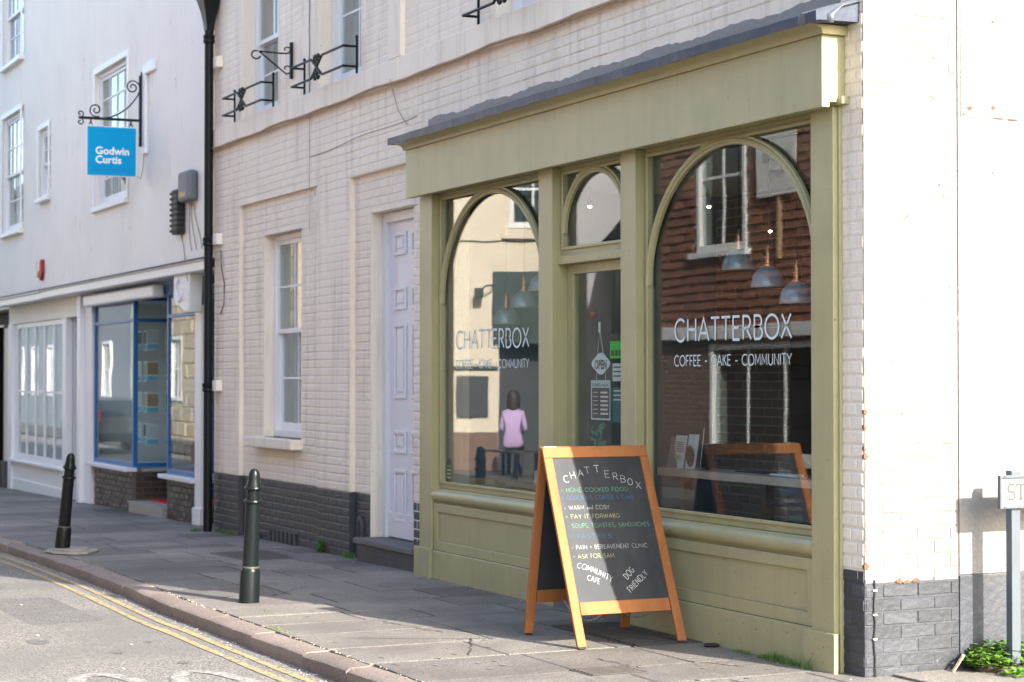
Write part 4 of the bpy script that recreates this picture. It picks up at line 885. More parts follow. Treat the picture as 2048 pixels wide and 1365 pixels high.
# wrought iron bracket without a sign
wb = thing('iron_bracket', 'empty black wrought iron sign bracket between two upper windows', 'bracket', (-9.5, -.02, 4.7))
BXp = -9.5
MB().box(BXp - .015, BXp + .015, -.035, -.008, 4.54, 4.90).build('post', 'black_iron', wb)
tubeY = lambda pts, r_=.0085: MB().tube([(BXp, a, b) for a, b in pts], r_, 6)
tubeY([(-.02, 4.84), (-.05, 4.79), (-.12, 4.785), (-.35, 4.79)]).build('arm', 'black_iron', wb, smooth=True)
tubeY([(-.35, 4.79), (-.12, 4.62), (-.07, 4.585), (-.03, 4.60), (-.02, 4.64)]).build('strut', 'black_iron', wb, smooth=True)
tubeY([(-.35 + .045 * (math.cos(t) - 0) - .03, 4.755 + .04 * math.sin(t)) for t in [1.2 + i * .4 for i in range(13)]]).build('scroll', 'black_iron', wb, smooth=True)
for cz in (4.83, 4.645): tubeY([(-.06 + .03 * math.cos(t), cz + .02 * math.sin(t)) for t in [0 + i * .4 for i in range(11)]], .007).build('scroll', 'black_iron', wb, smooth=True)
# window guards
def guard(loc, L, label):
    g = thing('window_guard', label, 'window guard', loc, 'iron guards in front of the upper windows')
    x, y, z = loc; YB = y - .14; h0, h1 = z + .06, z + .24; r = .012
    def T(pts, rr=r): return MB().tube(pts, rr, 6)
    for s_ in (0, 1):
        xe = x + s_ * L; T([(xe, y - .01, z - .01), (xe, y - .01, z + .32)]).build('upright', 'black_iron', g)
        MB().lathe([(0, 0), (.016, .01), (.016, .025), (0, .04)], (xe, y - .01, z + .31), 8).build('finial', 'black_iron', g)
        for hz in (h0, h1):
            c = x + L * .5; d = 1 if s_ else -1; mid = (h0 + h1) / 2
            T([(xe, y - .01, hz), (xe - d * .0, YB, hz), (c + d * .20, YB, hz), (c + d * .15, YB, hz), (c + d * .07, YB, mid + (hz - mid) * .45), (c - d * .0, YB, mid)]).build('rail', 'black_iron', g)
    c = x + L * .5; mid = (h0 + h1) / 2
    for sx in (-1, 1):
        for sz in (-1, 1):
            T([(c + sx * .04 + .034 * math.cos(t), YB, mid + sz * .075 + .038 * math.sin(t)) for t in [i * .5 for i in range(13)]], .012).build('ring', 'black_iron', g)
    return g
guard((-11.3, -.03, 4.33), 1.30, 'black iron guard in front of the bluish curtained window')
guard((-9.05, -.03, 4.33), 1.42, 'black iron guard in front of the window next to the empty bracket')
guard((-4.98, -.03, 4.33), 1.42, 'black iron guard in front of the window above the lead flashing')

# ================================================================== STREET FURNITURE
def bollard(loc, tilt, h, label):
    b = thing('bollard', label, 'bollard', loc, 'iron bollards along the kerb')
    k = h / .97
    sh = [(.078, -.05), (.078, .0), (.073, .03), (.071, .235), (.066, .25), (.058, .262)]
    body = MB().lathe([(r_, z * k) for r_, z in sh + [(.058, .265), (.052, .70), (.051, .735)]], loc, 20).build('shaft', 'bollard_paint', b, smooth=True)
    for z, r_ in ((.262, .063), (.735, .067), (.83, .066)):
        MB().lathe([(r_ - .02, (z - .014) * k), (r_ - .004, (z - .01) * k), (r_, z * k), (r_ - .004, (z + .01) * k), (r_ - .02, (z + .014) * k)], loc, 20).build('ring', 'bollard_wear' if z < .3 else 'bollard_paint', b, smooth=True)
    MB().lathe([(.048, .745 * k), (.047, .82 * k)], loc, 20).build('neck', 'bollard_paint', b, smooth=True)
    MB().lathe([(.053, .84 * k), (.05, .86 * k), (.044, .88 * k), (.042, .91 * k), (.037, .94 * k), (.024, .962 * k), (0, .97 * k)], loc, 20).build('cap', 'bollard_paint', b, smooth=True)
    b.rotation_euler = tilt; return b
bollard((-4.73, -1.95, -.01), (R(-1), R(4), 0), .97, 'dark iron bollard on the kerb closest to the chalkboard')
bollard((-9.86, -2.17, -.06), (R(-3), R(9), 0), .97, 'leaning black bollard on a patched kerb before the white shop')
mb = MB()
for i in range(2):
    n = 18; c = (-9.78, -2.1, gz(-9.8) + .004 + i * .018); rx, ry = (.34 - i * .12), (.24 - i * .07)
    mb.prism([(c[0] + rx * math.cos(6.283 * k / n) * rng.uniform(.85, 1.1), c[1] + ry * math.sin(6.283 * k / n) * rng.uniform(.85, 1.1)) for k in range(n)], lambda a, b, d: (a, b, c[2] + d), 0, .02)
mb.build('mortar_patch', 'concrete', pave, bevel=.008)

# A-board -------------------------------------------------------------
AB = Vector((-1.915, -.573, .004)); WD, DP, HT = .74, .75, 1.175; APX = .145; UK = .765
ab_ = thing('chalkboard_sign', 'wooden folding chalkboard sign with handwritten cafe menu standing on the pavement', 'sign', (0, 0, 0))
def leaf(sgn, front):
    """one leaf of the A: local X width, Y depth; sgn -1 is the front"""
    top = Vector((0, sgn * .022 + APX, HT)); bot = Vector((0, sgn * DP / 2, 0)); vd = (top - bot).normalized(); nn = Vector((0, vd.z * sgn, -vd.y * sgn)); nn = nn if nn.y * sgn > 0 else -nn
    H = (top - bot).length; P = lambda u, v, d: tuple(bot + Vector((u, 0, 0)) + vd * v + nn * d)
    th_ = .022; sw = .058
    def slab(name, u0, u1, v0, v1, d0, d1, m, taper=0): return MB().hexa([P(u0 , v0, d0), P(u1, v0, d0), P(u1, v0, d1), P(u0, v0, d1), P(u0 + taper, v1, d0), P(u1 + taper, v1, d0), P(u1 + taper, v1, d1), P(u0 + taper, v1, d1)]).build(name, m, ab_, bevel=.003)
    slab('stile', -WD / 2, -WD / 2 + sw, .012, H - .073, -th_, 0, 'timber', .006); slab('stile', WD / 2 - sw, WD / 2, .012, H - .073, -th_, 0, 'timber', -.006)
    slab('top_rail', -WD / 2 + .006, WD / 2 - .006, H - .0725, H, -th_, .001, 'timber'); slab('bottom_rail', -WD / 2 + sw + .006, WD / 2 - sw - .006, .205, .285, -th_ + .002, -.002, 'timber')
    for u in (-WD / 2 + .029, WD / 2 - .029): slab('foot', u - .024, u + .024, 0, .012, -th_ + .004, -.004, 'rubber')
    bd = MB().hexa([P(-WD / 2 + .06, .2855, -.016), P(WD / 2 - .06, .2855, -.016), P(WD / 2 - .06, .2855, -.010), P(-WD / 2 + .06, .2855, -.010), P(-WD / 2 + .064, H - .073, -.016), P(WD / 2 - .064, H - .073, -.016), P(WD / 2 - .064, H - .073, -.010), P(-WD / 2 + .064, H - .073, -.010)]).build('board', 'chalkboard', ab_)
    return P, H, bd
P, H, bd = leaf(-1, True); leaf(1, False)
for u in (-.3, .3): MB().tube([(u - .04, APX, HT - .004), (u + .04, APX, HT - .004)], .007, 8).build('hinge', 'chain', ab_)
def chain(u, sag):
    mb = MB(); p0 = Vector((u, -DP / 2 + .11, .215)); p1 = Vector((u, DP / 2 - .05, .215)); n = 30
    q = [p0.lerp(p1, i / n) + Vector((0, 0, -sag * 4 * (i / n) * (1 - i / n))) for i in range(n + 1)]
    for i in range(n):
        c = (q[i] + q[i + 1]) / 2; t = (q[i + 1] - q[i]).normalized(); s_ = Vector((1, 0, 0)) if i % 2 else t.cross(Vector((1, 0, 0)))
        mb.tube([c + t * .011 * math.cos(k * 1.047) + s_ * .005 * math.sin(k * 1.047) for k in range(6)], .0018, 4, closed=True)
    mb.build('chain', 'chain', ab_)
chain(-.12, .10); chain(.22, .10)
# chalk writing
def chalk(txt, m, u, v, h, width, jit=.06, seed=0, rot=0, wd=.0052, curve=None, name='chalk_lettering'):
    """one mesh for each word"""
    u *= UK; width *= UK; h *= .92; wd *= .85
    k = width / strokes(txt, h, .22)[1]; ca, sa = math.cos(R(rot)), math.sin(R(rot)); rr = random.Random(seed); x = 0
    for word in txt.split(' '):
        st_, L = strokes(word, h, .22, 1.0, jit, seed + int(x * 1000)); mb = MB()
        for pl in st_:
            dense = []
            for (a, b), (c, d) in zip(pl, pl[1:]):
                nn = max(1, int(math.hypot((c - a) * k, d - b) / .012))
                dense += [(a + (c - a) * i / nn, b + (d - b) * i / nn) for i in range(nn)]
            dense.append(pl[-1]); pts = []
            for a, b in dense:
                a = x + a * k + rr.uniform(-.0007, .0007); b += rr.uniform(-.0007, .0007)
                if curve: b += curve(a / width)
                pts.append((u + a * ca - b * sa, v + a * sa + b * ca))
            mb.strip(pts, wd * rr.uniform(.6, 1.0), lambda a, b, d: P(a, b, -.0093), 0, 0)
        mb.build(name, m, bd, recalc=False); x += (L + (.44 + .42) * h) * k
def vf(py): return H - .073 - (py - 205) / (1010 - 205) * (H - .073 - .2855)          # row heights down the board
for i, (ch, u_, y_) in enumerate(zip('CHATTERBOX', (-.30, -.24, -.175, -.115, -.035, .04, .105, .165, .222, .285), (346, 326, 312, 297, 288, 321, 334, 349, 367, 386))):
    chalk(ch, 'chalk_white', u_ * 1.09, vf(y_), .048, .046, seed=i, wd=.0042, rot=(8, 8, 6, 2, 0, -2, -4, -6, -6, -8)[i])
rows = [('- HOME COOKED FOOD', 'chalk_green', 398, .55), ('- DELICIOUS COFFEE & CAKE', 'chalk_blue', 442, .59), ('- WARM and COSY', 'chalk_white', 498, .37), ('- PAY IT FORWARD', 'chalk_yellow', 548, .44),
        ('- SOUPS, TOASTIES, SANDWICHES', 'chalk_green', 600, .67), ('- PASTRIES', 'chalk_blue', 660, .34), ('- PAIN + BEREAVEMENT CLINIC', 'chalk_white', 720, .62), ('- ASK FOR SAM', 'chalk_yellow', 770, .33)]
for i, (t_, m_, py, wd_) in enumerate(rows): chalk(t_, m_, -.375, vf(py), .028, wd_ * 1.1, seed=20 + i, rot=-.5, wd=.0024)
chalk('COMMUNITY', 'chalk_white', -.36, vf(820), .038, .31, seed=41, rot=-25, wd=.004, curve=lambda t: .012 * math.sin(3.14 * t))
chalk('CAFE', 'chalk_white', -.29, vf(888), .036, .11, seed=42, rot=-22, wd=.004)
chalk('DOG', 'chalk_white', .07, vf(899), .044, .105, seed=43, rot=42, wd=.004)
chalk('FRIENDLY', 'chalk_white', .075, vf(972), .04, .24, seed=44, rot=38, wd=.004)
ab_.location = AB; ab_.rotation_euler = (0, 0, R(90))

_before = set(bpy.data.objects)
# street name sign on the side wall verge
sg = thing('street_sign', 'white street name plate on a grey metal post at the side wall', 'sign', (.22, .815, .03))
MB().box(.195, .245, .785, .845, -.1, 1.10).build('post', 'sign_grey', sg, bevel=.004)
MB().box(.246, .252, .69, 2.0, .897, 1.076).build('back_plate', 'sign_grey', sg)
for a, b, c, d in ((.69, 2.0, .897, .912), (.69, 2.0, 1.061, 1.076), (.69, .704, .912, 1.061)): MB().box(.2525, .268, a, b, c, d).build('frame', 'sign_grey', sg, bevel=.002)
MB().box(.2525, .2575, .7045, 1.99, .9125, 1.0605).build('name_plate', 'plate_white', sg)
mb = MB(); S_ = GL['S'][1][0]; mb.strip([(.745 + p * .085, .945 + q * .083) for p, q in S_], .0105, YZ(.2575), 0, .0012)
for a, b, c, d in ((.805, .868, 1.02, 1.029), (.831, .844, .946, 1.02), (.822, .853, .943, .949), (.805, .811, 1.008, 1.02), (.862, .868, 1.008, 1.02), (.878, .889, .944, .956), (.7895, .7935, 1.004, 1.026), (.7435, .748, .948, .968)): mb.add([(.2587, a, c), (.2587, b, c), (.2587, b, d), (.2587, a, d)], [(0, 1, 2, 3)])
mb.build('sign_lettering', 'letter_grey', sg, recalc=False)
for y_, z_ in ((.72, 1.068), (.885, 1.068), (.885, .904), (.72, .904)): MB().lathe([(.004, 0), (.004, .003), (0, .004)], (.27, y_, z_), 8).build('rivet', 'charcoal', sg)
for o_ in set(bpy.data.objects) - _before:
    if o_.parent is None: o_.location += SIDE
# pavement covers
gr = thing('pavement_grate', 'dark iron cellar grate in the pavement under the chalkboard', 'grate', (-2.1, -.35, 0))
MB().box(-2.62, -1.52, -.58, -.11, -.03, .004).build('frame', 'iron_cover', gr)
for i in range(17): MB().box(-2.58 + i * .062, -2.545 + i * .062, -.55, -.14, .0045, .010).build('bar', 'iron_cover', gr)
c2 = thing('access_cover', 'flat dark metal access cover beside the black brick plinth', 'cover', (-8.5, -.7, 0))
MB().box(-8.95, -8.0, -.95, -.45, gz(-8.5) - .03, gz(-8.5) + .006).build('plate', 'iron_cover', c2, bevel=.003)
MB().box(-8.98, -7.97, -.98, -.42, gz(-8.5) - .03, gz(-8.5) + .003).build('frame', 'step_stone', c2)
c3 = MB().box(-17.0, -16.1, -.2, .1, gz(-16) - .03, gz(-16.5) + .006).build('access_cover', 'iron_cover'); tag(c3, 'small dark cover in the pavement before the blue shop step', 'cover')
c4 = thing('gully_grate', 'small rusty iron grid set in the slab near the kerb corner', 'grate', (-.75, -1.15, 0))
MB().box(-.86, -.6, -1.35, -1.0, -.03, .003).build('frame', 'iron_cover', c4)
for i in range(6): MB().box(-.84 + i * .04, -.82 + i * .04, -1.33, -1.02, .0035, .008).build('bar', 'iron_cover', c4)
tag(MB().lathe([(.045, 0), (.05, .006), (.04, .014), (0, .016)], (-1.33, -.16, .004), 14).build('rubber_foot', 'rubber'), 'small black rubber disc lying beside the chalkboard leg', 'rubber foot')

# ================================================================== WEEDS
def tuft(loc, rx, ry, n, h, label, leafy=False, grp=None):
    rr = random.Random(int((loc[0] * 31 + loc[1] * 17) * 10)); mb = MB()
    for i in range(n):
        a, q = rr.uniform(0, 6.283), math.sqrt(rr.random()); x, y = loc[0] + rx * q * math.cos(a), loc[1] + ry * q * math.sin(a)
        z = loc[2]; az = rr.uniform(0, 6.283); hh = h * rr.uniform(.4, 1.1) * (1 - .5 * q)
        d = Vector((math.cos(az), math.sin(az), 0)); s_ = Vector((-d.y, d.x, 0))
        if leafy:
            c = Vector((x, y, z + hh * rr.random())); L = rr.uniform(.014, .042); t = (d + Vector((0, 0, rr.uniform(-.3, .7)))).normalized(); wv = s_ * L * .45
            mb.add([c, c + t * L * .5 + wv, c + t * L, c + t * L * .5 - wv], [(0, 1, 2, 3)])
        else:
            b0 = Vector((x, y, z - .01)); l = rr.uniform(.1, .9) * hh; wv = s_ * rr.uniform(.0012, .0026)
            mb.add([b0 - wv, b0 + wv, b0 + d * l * .35 + Vector((0, 0, hh * .6)) + wv * .8, b0 + d * l * .35 + Vector((0, 0, hh * .6)) - wv * .8, b0 + d * l + Vector((0, 0, hh * .95))], [(0, 1, 2, 3), (3, 2, 4)])
    o = mb.build('weed_clump' if leafy else 'grass_tuft', 'leaf' if leafy else 'grass', recalc=False); tag(o, label, 'weeds', grp); return o
tuft((-.62, -.15, 0), .22, .035, 420, .085, 'short green grass tuft at the foot of the green pilaster block')
tuft((-1.02, -.14, 0), .11, .03, 170, .05, 'small grass tuft at the shopfront base between chalkboard and pilaster')
tuft((-.34, -.15, 0), .06, .02, 30, .16, 'dry thin stems at the corner pilaster block')
tuft((-4.12, -2.02, 0), .16, .05, 160, .03, 'flat patch of grass in a kerb joint beside the bollard')
tuft((-3.2, -2.24, 0), .25, .03, 180, .03, 'mossy green strip growing in the kerb joint')
tuft((-7.86, -.02, 0), .16, .05, 260, .06, 'low grass below the cast iron vent')
tuft((-8.62, .0, gz(-8.6)), .1, .05, 300, .17, 'taller leafy weed against the black brick plinth', True)
tuft((-10.75, -.02, gz(-10.7)), .16, .05, 300, .11, 'weeds behind the dark bollard at the plinth', True)
tuft((-11.6, -.04, gz(-11.6)), .4, .05, 420, .07, 'grass along the plinth next to the downpipe')
tuft((-12.15, -.2, gz(-12.1)), .12, .06, 160, .08, 'grass around the foot of the downpipe')
tuft((-23.5, .08, gz(-23.5) - .02), 1.0, .06, 260, .08, 'grass along the white panelled shop base')
tuft((-5.55, -.14, 0), .2, .02, 70, .03, 'sparse grass at the shopfront foot near the white door step')
_before = set(bpy.data.objects)
bed = MB(); n = 22
bed.prism([(.12 + .24 * math.cos(6.283 * k / n) * rng.uniform(.85, 1.1) * (1 if math.cos(6.283 * k / n) > 0 else .5), 1.15 + .52 * math.sin(6.283 * k / n)) for k in range(n)], lambda a, b, d: (a, b, .005 + d), 0, .045)
tag(bed.build('soil_bed', 'soil', bevel=.02), 'small heap of soil at the side wall under the street sign', 'soil')
tuft((.15, 1.05, .04), .17, .46, 2600, .17, 'bushy bright green weeds round the street sign post', True)
tuft((.08, .77, .03), .08, .17, 1100, .17, 'bright green weeds against the side wall between sign post and brick plinth', True)
tuft((.34, .95, .015), .14, .30, 700, .05, 'low green ground weeds in front of the sign post', True)
for k in range(3):
    p0 = Vector((.06, .60, .10)); MB_ = MB().tube([p0 + Vector((.02 * k, -.02 * i - .01 * k, -.024 * i)) for i in range(5)], .004, 5).build('dry_stem', 'light_wood'); tag(MB_, 'dry pale plant stem leaning at the plinth by the sign', 'stem', 'dry stems at the plinth')
for o_ in set(bpy.data.objects) - _before: o_.location += SIDE
# ================================================================== CAFE INTERIOR
YB_ = 2.75
room = thing('cafe_room', 'dim cafe interior with brown brick back wall behind the shop windows', 'room', (-3, 1.5, .1))
MB().box(-6.3, -.31, .37, YB_ + .3, -.1, .0).build('floor', 'interior_floor', room); MB().box(-6.3, -.31, .365, YB_ + .3, 3.2, 3.25).build('ceiling', 'interior_ceiling', room)
MB().box(-6.35, -6.06, .05, YB_ + .3, .0, 3.2).build('side_wall', 'interior_blue', room); MB().box(-.45, -.305, .37, YB_ + .3, 0, 3.2).build('side_wall', 'interior_paint', room)
MB().box(-6.06, -.31, YB_, YB_ + .1, 0, 3.2).build('brick_wall', 'mortar_dark', room)
cells = [((p + q) / 2, YB_, (r_ + s_) / 2, q - p, s_ - r_, .007, 'interior_brick') for p, q, r_, s_ in brick_cells(-6.05, -.32, .0, 3.19, [])]
pieces(room, 'brick', 'brickwork', cells, 0, focus=Vector((-3.0, YB_, 1.5)))
# pendant lamps: one modelled, the rest copied
def pendant(loc, top, label):
    p = thing('pendant_lamp', label, 'lamp', loc, 'pendant lamps in the cafe windows'); x, y, z = loc
    MB().lathe([(.112, 0), (.114, .006), (.112, .03), (.10, .075), (.075, .112), (.045, .132), (.03, .14)], loc, 24).build('shade', 'lamp_enamel', p, smooth=True)
    MB().lathe([(.110, .002), (.108, .03), (.096, .073), (.07, .108), (.03, .13)], loc, 24).build('shade_lining', 'lamp_inner', p, smooth=True)
    MB().lathe([(.034, .138), (.034, .15), (.022, .155), (.022, .185), (.027, .19), (.027, .2), (.017, .205), (.017, .24), (.01, .25), (.006, .27)], loc, 14).build('lamp_cap', 'copper', p, smooth=True)
    MB().lathe([(0, .02), (.02, .03), (.028, .05), (.02, .075), (.012, .1)], loc, 12).build('bulb', 'bulb', p, smooth=True)
    MB().tube([(x, y, z + .26), (x, y, top)], .0035, 5).build('cord', 'cable_black', p)
    return p
for i, (x, z) in enumerate(((-2.234, 2.31), (-1.88, 2.18), (-1.55, 2.065))): pendant((x, .6, z), 3.13, ['grey dome pendant lamp hanging highest in the arched window by the building corner', 'grey dome pendant lamp hanging between two others in the window by the building corner', 'grey dome pendant lamp hanging lowest of three beside the corner pilaster'][i])
for i, (x, z) in enumerate(((-5.164, 2.29), (-5.50, 2.168), (-5.84, 2.045))): pendant((x, .6, z), 3.13, ['grey dome pendant lamp hanging highest in the arched window beside the white door', 'grey dome pendant lamp hanging between two others in the window beside the white door', 'grey dome pendant lamp hanging lowest in the window beside the white door'][i])
for x0, x1, l in ((-2.4, -1.4, 'black ceiling bar carrying the lamps in the window by the building corner'), (-6.0, -5.0, 'black ceiling bar carrying the lamps in the window beside the white door')): tag(MB().box(x0, x1, .56, .64, 3.13, 3.19).build('lamp_bar', 'charcoal', bevel=.005), l, 'lamp bar')
for x, y, l in ((-5.85, 1.38, 'bright small ceiling spotlight glowing behind the fanlight'), (-5.44, 2.3, 'small spotlight deep in the cafe behind the highest pendant'), (-4.5, 2.3, 'small low spotlight deep in the cafe above the middle pendant')):
    zs = 2.78 if x > -5 else 3.05; s_ = thing('ceiling_spotlight', l, 'spotlight', (x, y, zs), 'ceiling spotlights in the cafe'); MB().lathe([(.016, .0), (.02, .06), (.01, .09), (.008, 3.2 - zs)], (x, y, zs), 12).build('housing', 'sign_grey', s_); MB().lathe([(0, -.016), (.012, -.01), (.015, 0)], (x, y, zs), 12).build('bulb', 'spot_bulb', s_)
# window counter, right
ct = thing('window_counter', 'pale wooden window counter on legs behind the reflected chalkboard', 'counter', (-1.5, .35, 0)); MB().box(-2.66, -.45, .22, .52, .955, 1.005).build('counter_top', 'shelf_edge', ct, bevel=.004)
for x in (-2.6, -1.6, -.55): MB().box(x, x + .06, .36, .42, .0, .9545).build('leg', 'dark_wood', ct)
lf = thing('leaflet_rack', 'clear rack of white leaflets with dark picture on window counter', 'leaflets', (-2.4, .33, 1.006))
for i, (x, rz_, ln_, w_, h_, m) in enumerate(((-2.62, 12, .05, .11, .20, 'box_grey'), (-2.58, 4, .04, .13, .215, 'paper'), (-2.44, -3, .035, .14, .225, 'paper'), (-2.28, -30, .03, .13, .27, 'vinyl'), (-2.24, -14, .05, .10, .19, 'charcoal'))):
    c_, s_ = math.cos(R(rz_)), math.sin(R(rz_)); y_ = .27 + i * .018
    MB().hexa([(x + a * c_ - b * s_, y_ + a * s_ + b * c_, z_) for z_, b0 in ((1.006, 0), (1.006 + h_, ln_)) for a, b in ((0, b0), (w_, b0), (w_, b0 + .002), (0, b0 + .002))]).build('leaflet', m, lf)
MB().prism(arcpts(-2.36, 1.09, .05, .07, 0, 360, 20)[:-1], XZ(.300), 0, .002).build('picture', 'charcoal', lf)
MB().box(-2.53, -2.45, .284, .286, 1.07, 1.09).build('print_band', 'paper_green', lf)
for k in range(5): MB().box(-2.53, -2.44, .296, .298, 1.115 + k * .015, 1.121 + k * .015).build('print_line', 'sign_grey', lf)
for i, (x, y, m, w_) in enumerate(((-1.9, .36, 'navy', .34), (-1.45, .33, 'paper', .3), (-1.15, .38, 'charcoal', .3))):
    tag(MB().box(x, x + w_, y, y + .1, 1.006, 1.012 + .004 * i).build('magazine', m), ['dark blue magazine lying on the window counter', 'white sheet lying on the window counter', 'black folder lying on the window counter'][i], 'magazine')
for i, (x, y) in enumerate(((-1.75, 1.0), (-.95, 1.1))):
    c = thing('cafe_chair', ['dark blue cafe chair behind the window counter', 'dark blue cafe chair near the side wall of the cafe'][i], 'chair', (x, y, 0), 'chairs in the cafe')
    MB().box(x - .2, x + .2, y - .2, y + .2, .44, .47).build('seat', 'navy', c, bevel=.01); MB().box(x - .2, x + .2, y - .22, y - .19, .62, .92).build('backrest', 'navy', c, bevel=.02)
    for sx in (-.17, .17):
        for sy in (-.17, .17): MB().box(x + sx - .015, x + sx + .015, y + sy - .015, y + sy + .015, 0, .4395 if sy > 0 else .62).build('leg', 'navy', c)
tb = thing('cafe_table', 'wooden table standing behind the window counter', 'table', (-1.3, 1.6, 0)); MB().box(-1.7, -.9, 1.35, 2.0, .72, .75).build('table_top', 'light_wood', tb, bevel=.005)
for x in (-1.66, -.97):
    for y in (1.39, 1.93): MB().box(x, x + .04, y, y + .04, 0, .7195).build('leg', 'dark_wood', tb)
tag(MB().box(-2.0, -1.2, YB_ - .03, YB_ - .008, 1.45, 1.95).build('wall_picture', 'teal', bevel=.004), 'teal picture on the brick wall behind the cafe lettering', 'picture')
tag(MB().box(-.75, -.40, YB_ - .03, YB_ - .008, 1.2, 1.7).build('wall_picture', 'paper', bevel=.004), 'pale framed notice on the brick wall near the side wall', 'picture')
dk = thing('dresser', 'dark wooden dresser standing against the brick wall behind the cafe door', 'dresser', (-3.9, 2.5, 0)); MB().box(-4.3, -3.4, 2.35, YB_ - .01, 0, 2.2).build('carcass', 'dark_wood', dk, bevel=.01)
for z in (.9, 1.3, 1.7): MB().box(-4.25, -3.45, 2.32, 2.349, z, z + .3).build('dresser_door', 'dark_wood', dk, bevel=.01)
# left window ledge: tray, wooden boards, boxes
lg = thing('window_ledge', 'low wooden display ledge inside the cafe window beside the white door', 'ledge', (-4.8, .35, 0)); MB().box(-5.74, -3.83, .10, .62, .66, .70).build('ledge_top', 'light_wood', lg, bevel=.004); MB().box(-5.7, -3.9, .58, .60, 0, .6595).build('ledge_panel', 'dark_wood', lg)
tag(MB().box(-4.62, -4.05, .26, .46, .80, .90).build('tray_box', 'pale_box', bevel=.006), 'pale rectangular tray box on a wooden board behind the chalkboard sign', 'box')
tag(MB().box(-5.05, -4.02, .22, .5, .762, .799).build('wooden_board', 'light_wood', bevel=.004), 'wooden board under the pale tray box', 'board'); tag(MB().box(-4.95, -4.1, .25, .48, .701, .761).build('pebble_tray', 'stone_block', bevel=.01), 'speckled stone tray under the wooden board', 'tray')
tag(MB().box(-5.62, -5.12, .16, .36, .701, .80).build('cardboard_box', 'kraft', bevel=.006), 'low brown cardboard box on the ledge end nearest the white door', 'box')
tag(MB().box(-4.55, -4.44, .3, .4, .901, .96).build('paper_roll_box', 'kraft', bevel=.004), 'small beige carton on the pale tray box', 'box')
pp = thing('pen_pot', 'pot of dark pens and bottles on the pale tray box', 'pot', (-4.3, .36, .9)); MB().lathe([(.035, .901), (.04, .98)], (-4.3, .36, 0), 12).build('pot', 'charcoal', pp)
for i in range(6): MB().tube([(-4.3 + .01 * i - .03, .36, .95), (-4.3 + .022 * i - .06, .36 + .01 * (i % 3), 1.06 + .02 * (i % 2))], .006, 6).build('pen', ['charcoal', 'navy', 'red', 'charcoal', 'teal', 'sage'][i], pp)
bs = MB().prism([(-5.70, .74), (-5.60, .74), (-5.60, .92)] + arcpts(-5.65, .92, .05, .035, 0, 180, 8)[1:], XZ(.006), 0, .0008).build('window_sticker', 'charcoal'); tag(bs, 'small black sticker in the bottom corner of the pane nearest the white door', 'sticker')
for k in range(4): MB().box(-5.685, -5.62, .0045, .005, .80 + k * .03, .812 + k * .03).build('print_line', 'sticker_green' if k == 3 else 'paper', bs)
# door signs, hung inside the glass
YD = .052
op = thing('open_sign', 'white shaped OPEN sign hanging on a string inside the cafe door', 'sign', (-3.12, YD, 1.7))
pl = []
for i in range(40):
    t = 6.283 * i / 40; r_ = 1 + .10 * math.cos(4 * t); pl.append((-3.135 + .122 * r_ * math.cos(t), 1.70 + .068 * r_ * math.sin(t)))
sb = MB().prism(pl, XZ(YD), 0, .003).build('sign_board', 'vinyl', op)
font_obj('lettering', 'OPEN', .085, 'letter_grey', sb, (-3.225, YD - .0036, 1.665), (1, 0, 0), (0, 0, 1), width=.18, offset=.004)
MB().tube([(-3.19, YD, 1.765), (-3.15, YD, 1.93), (-3.10, YD, 1.765)], .0022, 5).build('string', 'paper', op); MB().box(-3.165, -3.14, YD - .006, YD, 1.915, 1.985).build('hook', 'paper', op, bevel=.004)
hr = thing('opening_hours_sign', 'small black board of business hours hung below the OPEN sign', 'sign', (-3.13, YD, 1.3))
hb = MB().box(-3.27, -3.00, YD - .002, YD + .002, 1.32, 1.58).build('board', 'charcoal', hr, bevel=.001)
mb = MB(); holed(mb, -3.275, -2.995, 1.315, 1.585, [(-3.265, -3.005, 1.325, 1.575)], .0021, .004, XZ(YD)); weld(mb.build('border', 'vinyl', hr))
MB().box(-3.262, -3.008, YD - .0028, YD - .0021, 1.535, 1.573).build('header_band', 'vinyl', hr)
font_obj('lettering', 'BUSINESS HOURS', .032, 'charcoal', hb, (-3.255, YD - .0034, 1.543), (1, 0, 0), (0, 0, 1), width=.24, offset=.001)
for k, d_ in enumerate(('9-4', '9-4', '9-4', '9-4', '9-4', '10-2')):
    MB().box(-3.25, -3.18, YD - .0026, YD - .0021, 1.50 - k * .029, 1.506 - k * .029).build('day_line', 'pale_box', hb); MB().box(-3.14, -3.04 + .01 * (k % 2), YD - .0026, YD - .0021, 1.496 - k * .029, 1.508 - k * .029).build('hours_line', 'paper', hb)
MB().tube([(-3.2, YD, 1.585), (-3.2, YD, 1.64)], .002, 5).build('string', 'paper', hr); MB().tube([(-3.07, YD, 1.585), (-3.07, YD, 1.64)], .002, 5).build('string', 'paper', hr)
gs = MB().box(-3.0, -2.72, YD - .002, YD, 1.735, 1.85).build('hygiene_sticker', 'sticker_green'); tag(gs, 'bright green hygiene sticker inside the cafe door glass', 'sticker')
MB().box(-3.0, -2.72, YD - .0028, YD - .0021, 1.851, 1.90).build('sticker_header', 'charcoal', gs)
for k in range(5): MB().box(-2.985 + k * .055, -2.945 + k * .055, YD - .0028, YD - .0021, 1.75, 1.79).build('rating_circle', 'dark_green_paint', gs)
for z0, z1, m, l in ((1.58, 1.70, 'vinyl', 'white notice below the green sticker on the door'), (1.30, 1.54, 'teal', 'dark blue printed notice low on the cafe door')):
    n_ = MB().box(-2.965, -2.7, YD - .002, YD, z0, z1).build('door_notice', m); tag(n_, l, 'notice')
    for k in range(3): MB().box(-2.95, -2.78, YD - .0028, YD - .0021, z1 - .03 - k * .03, z1 - .02 - k * .03).build('print_line', 'letter_grey' if m == 'vinyl' else 'paper', n_)
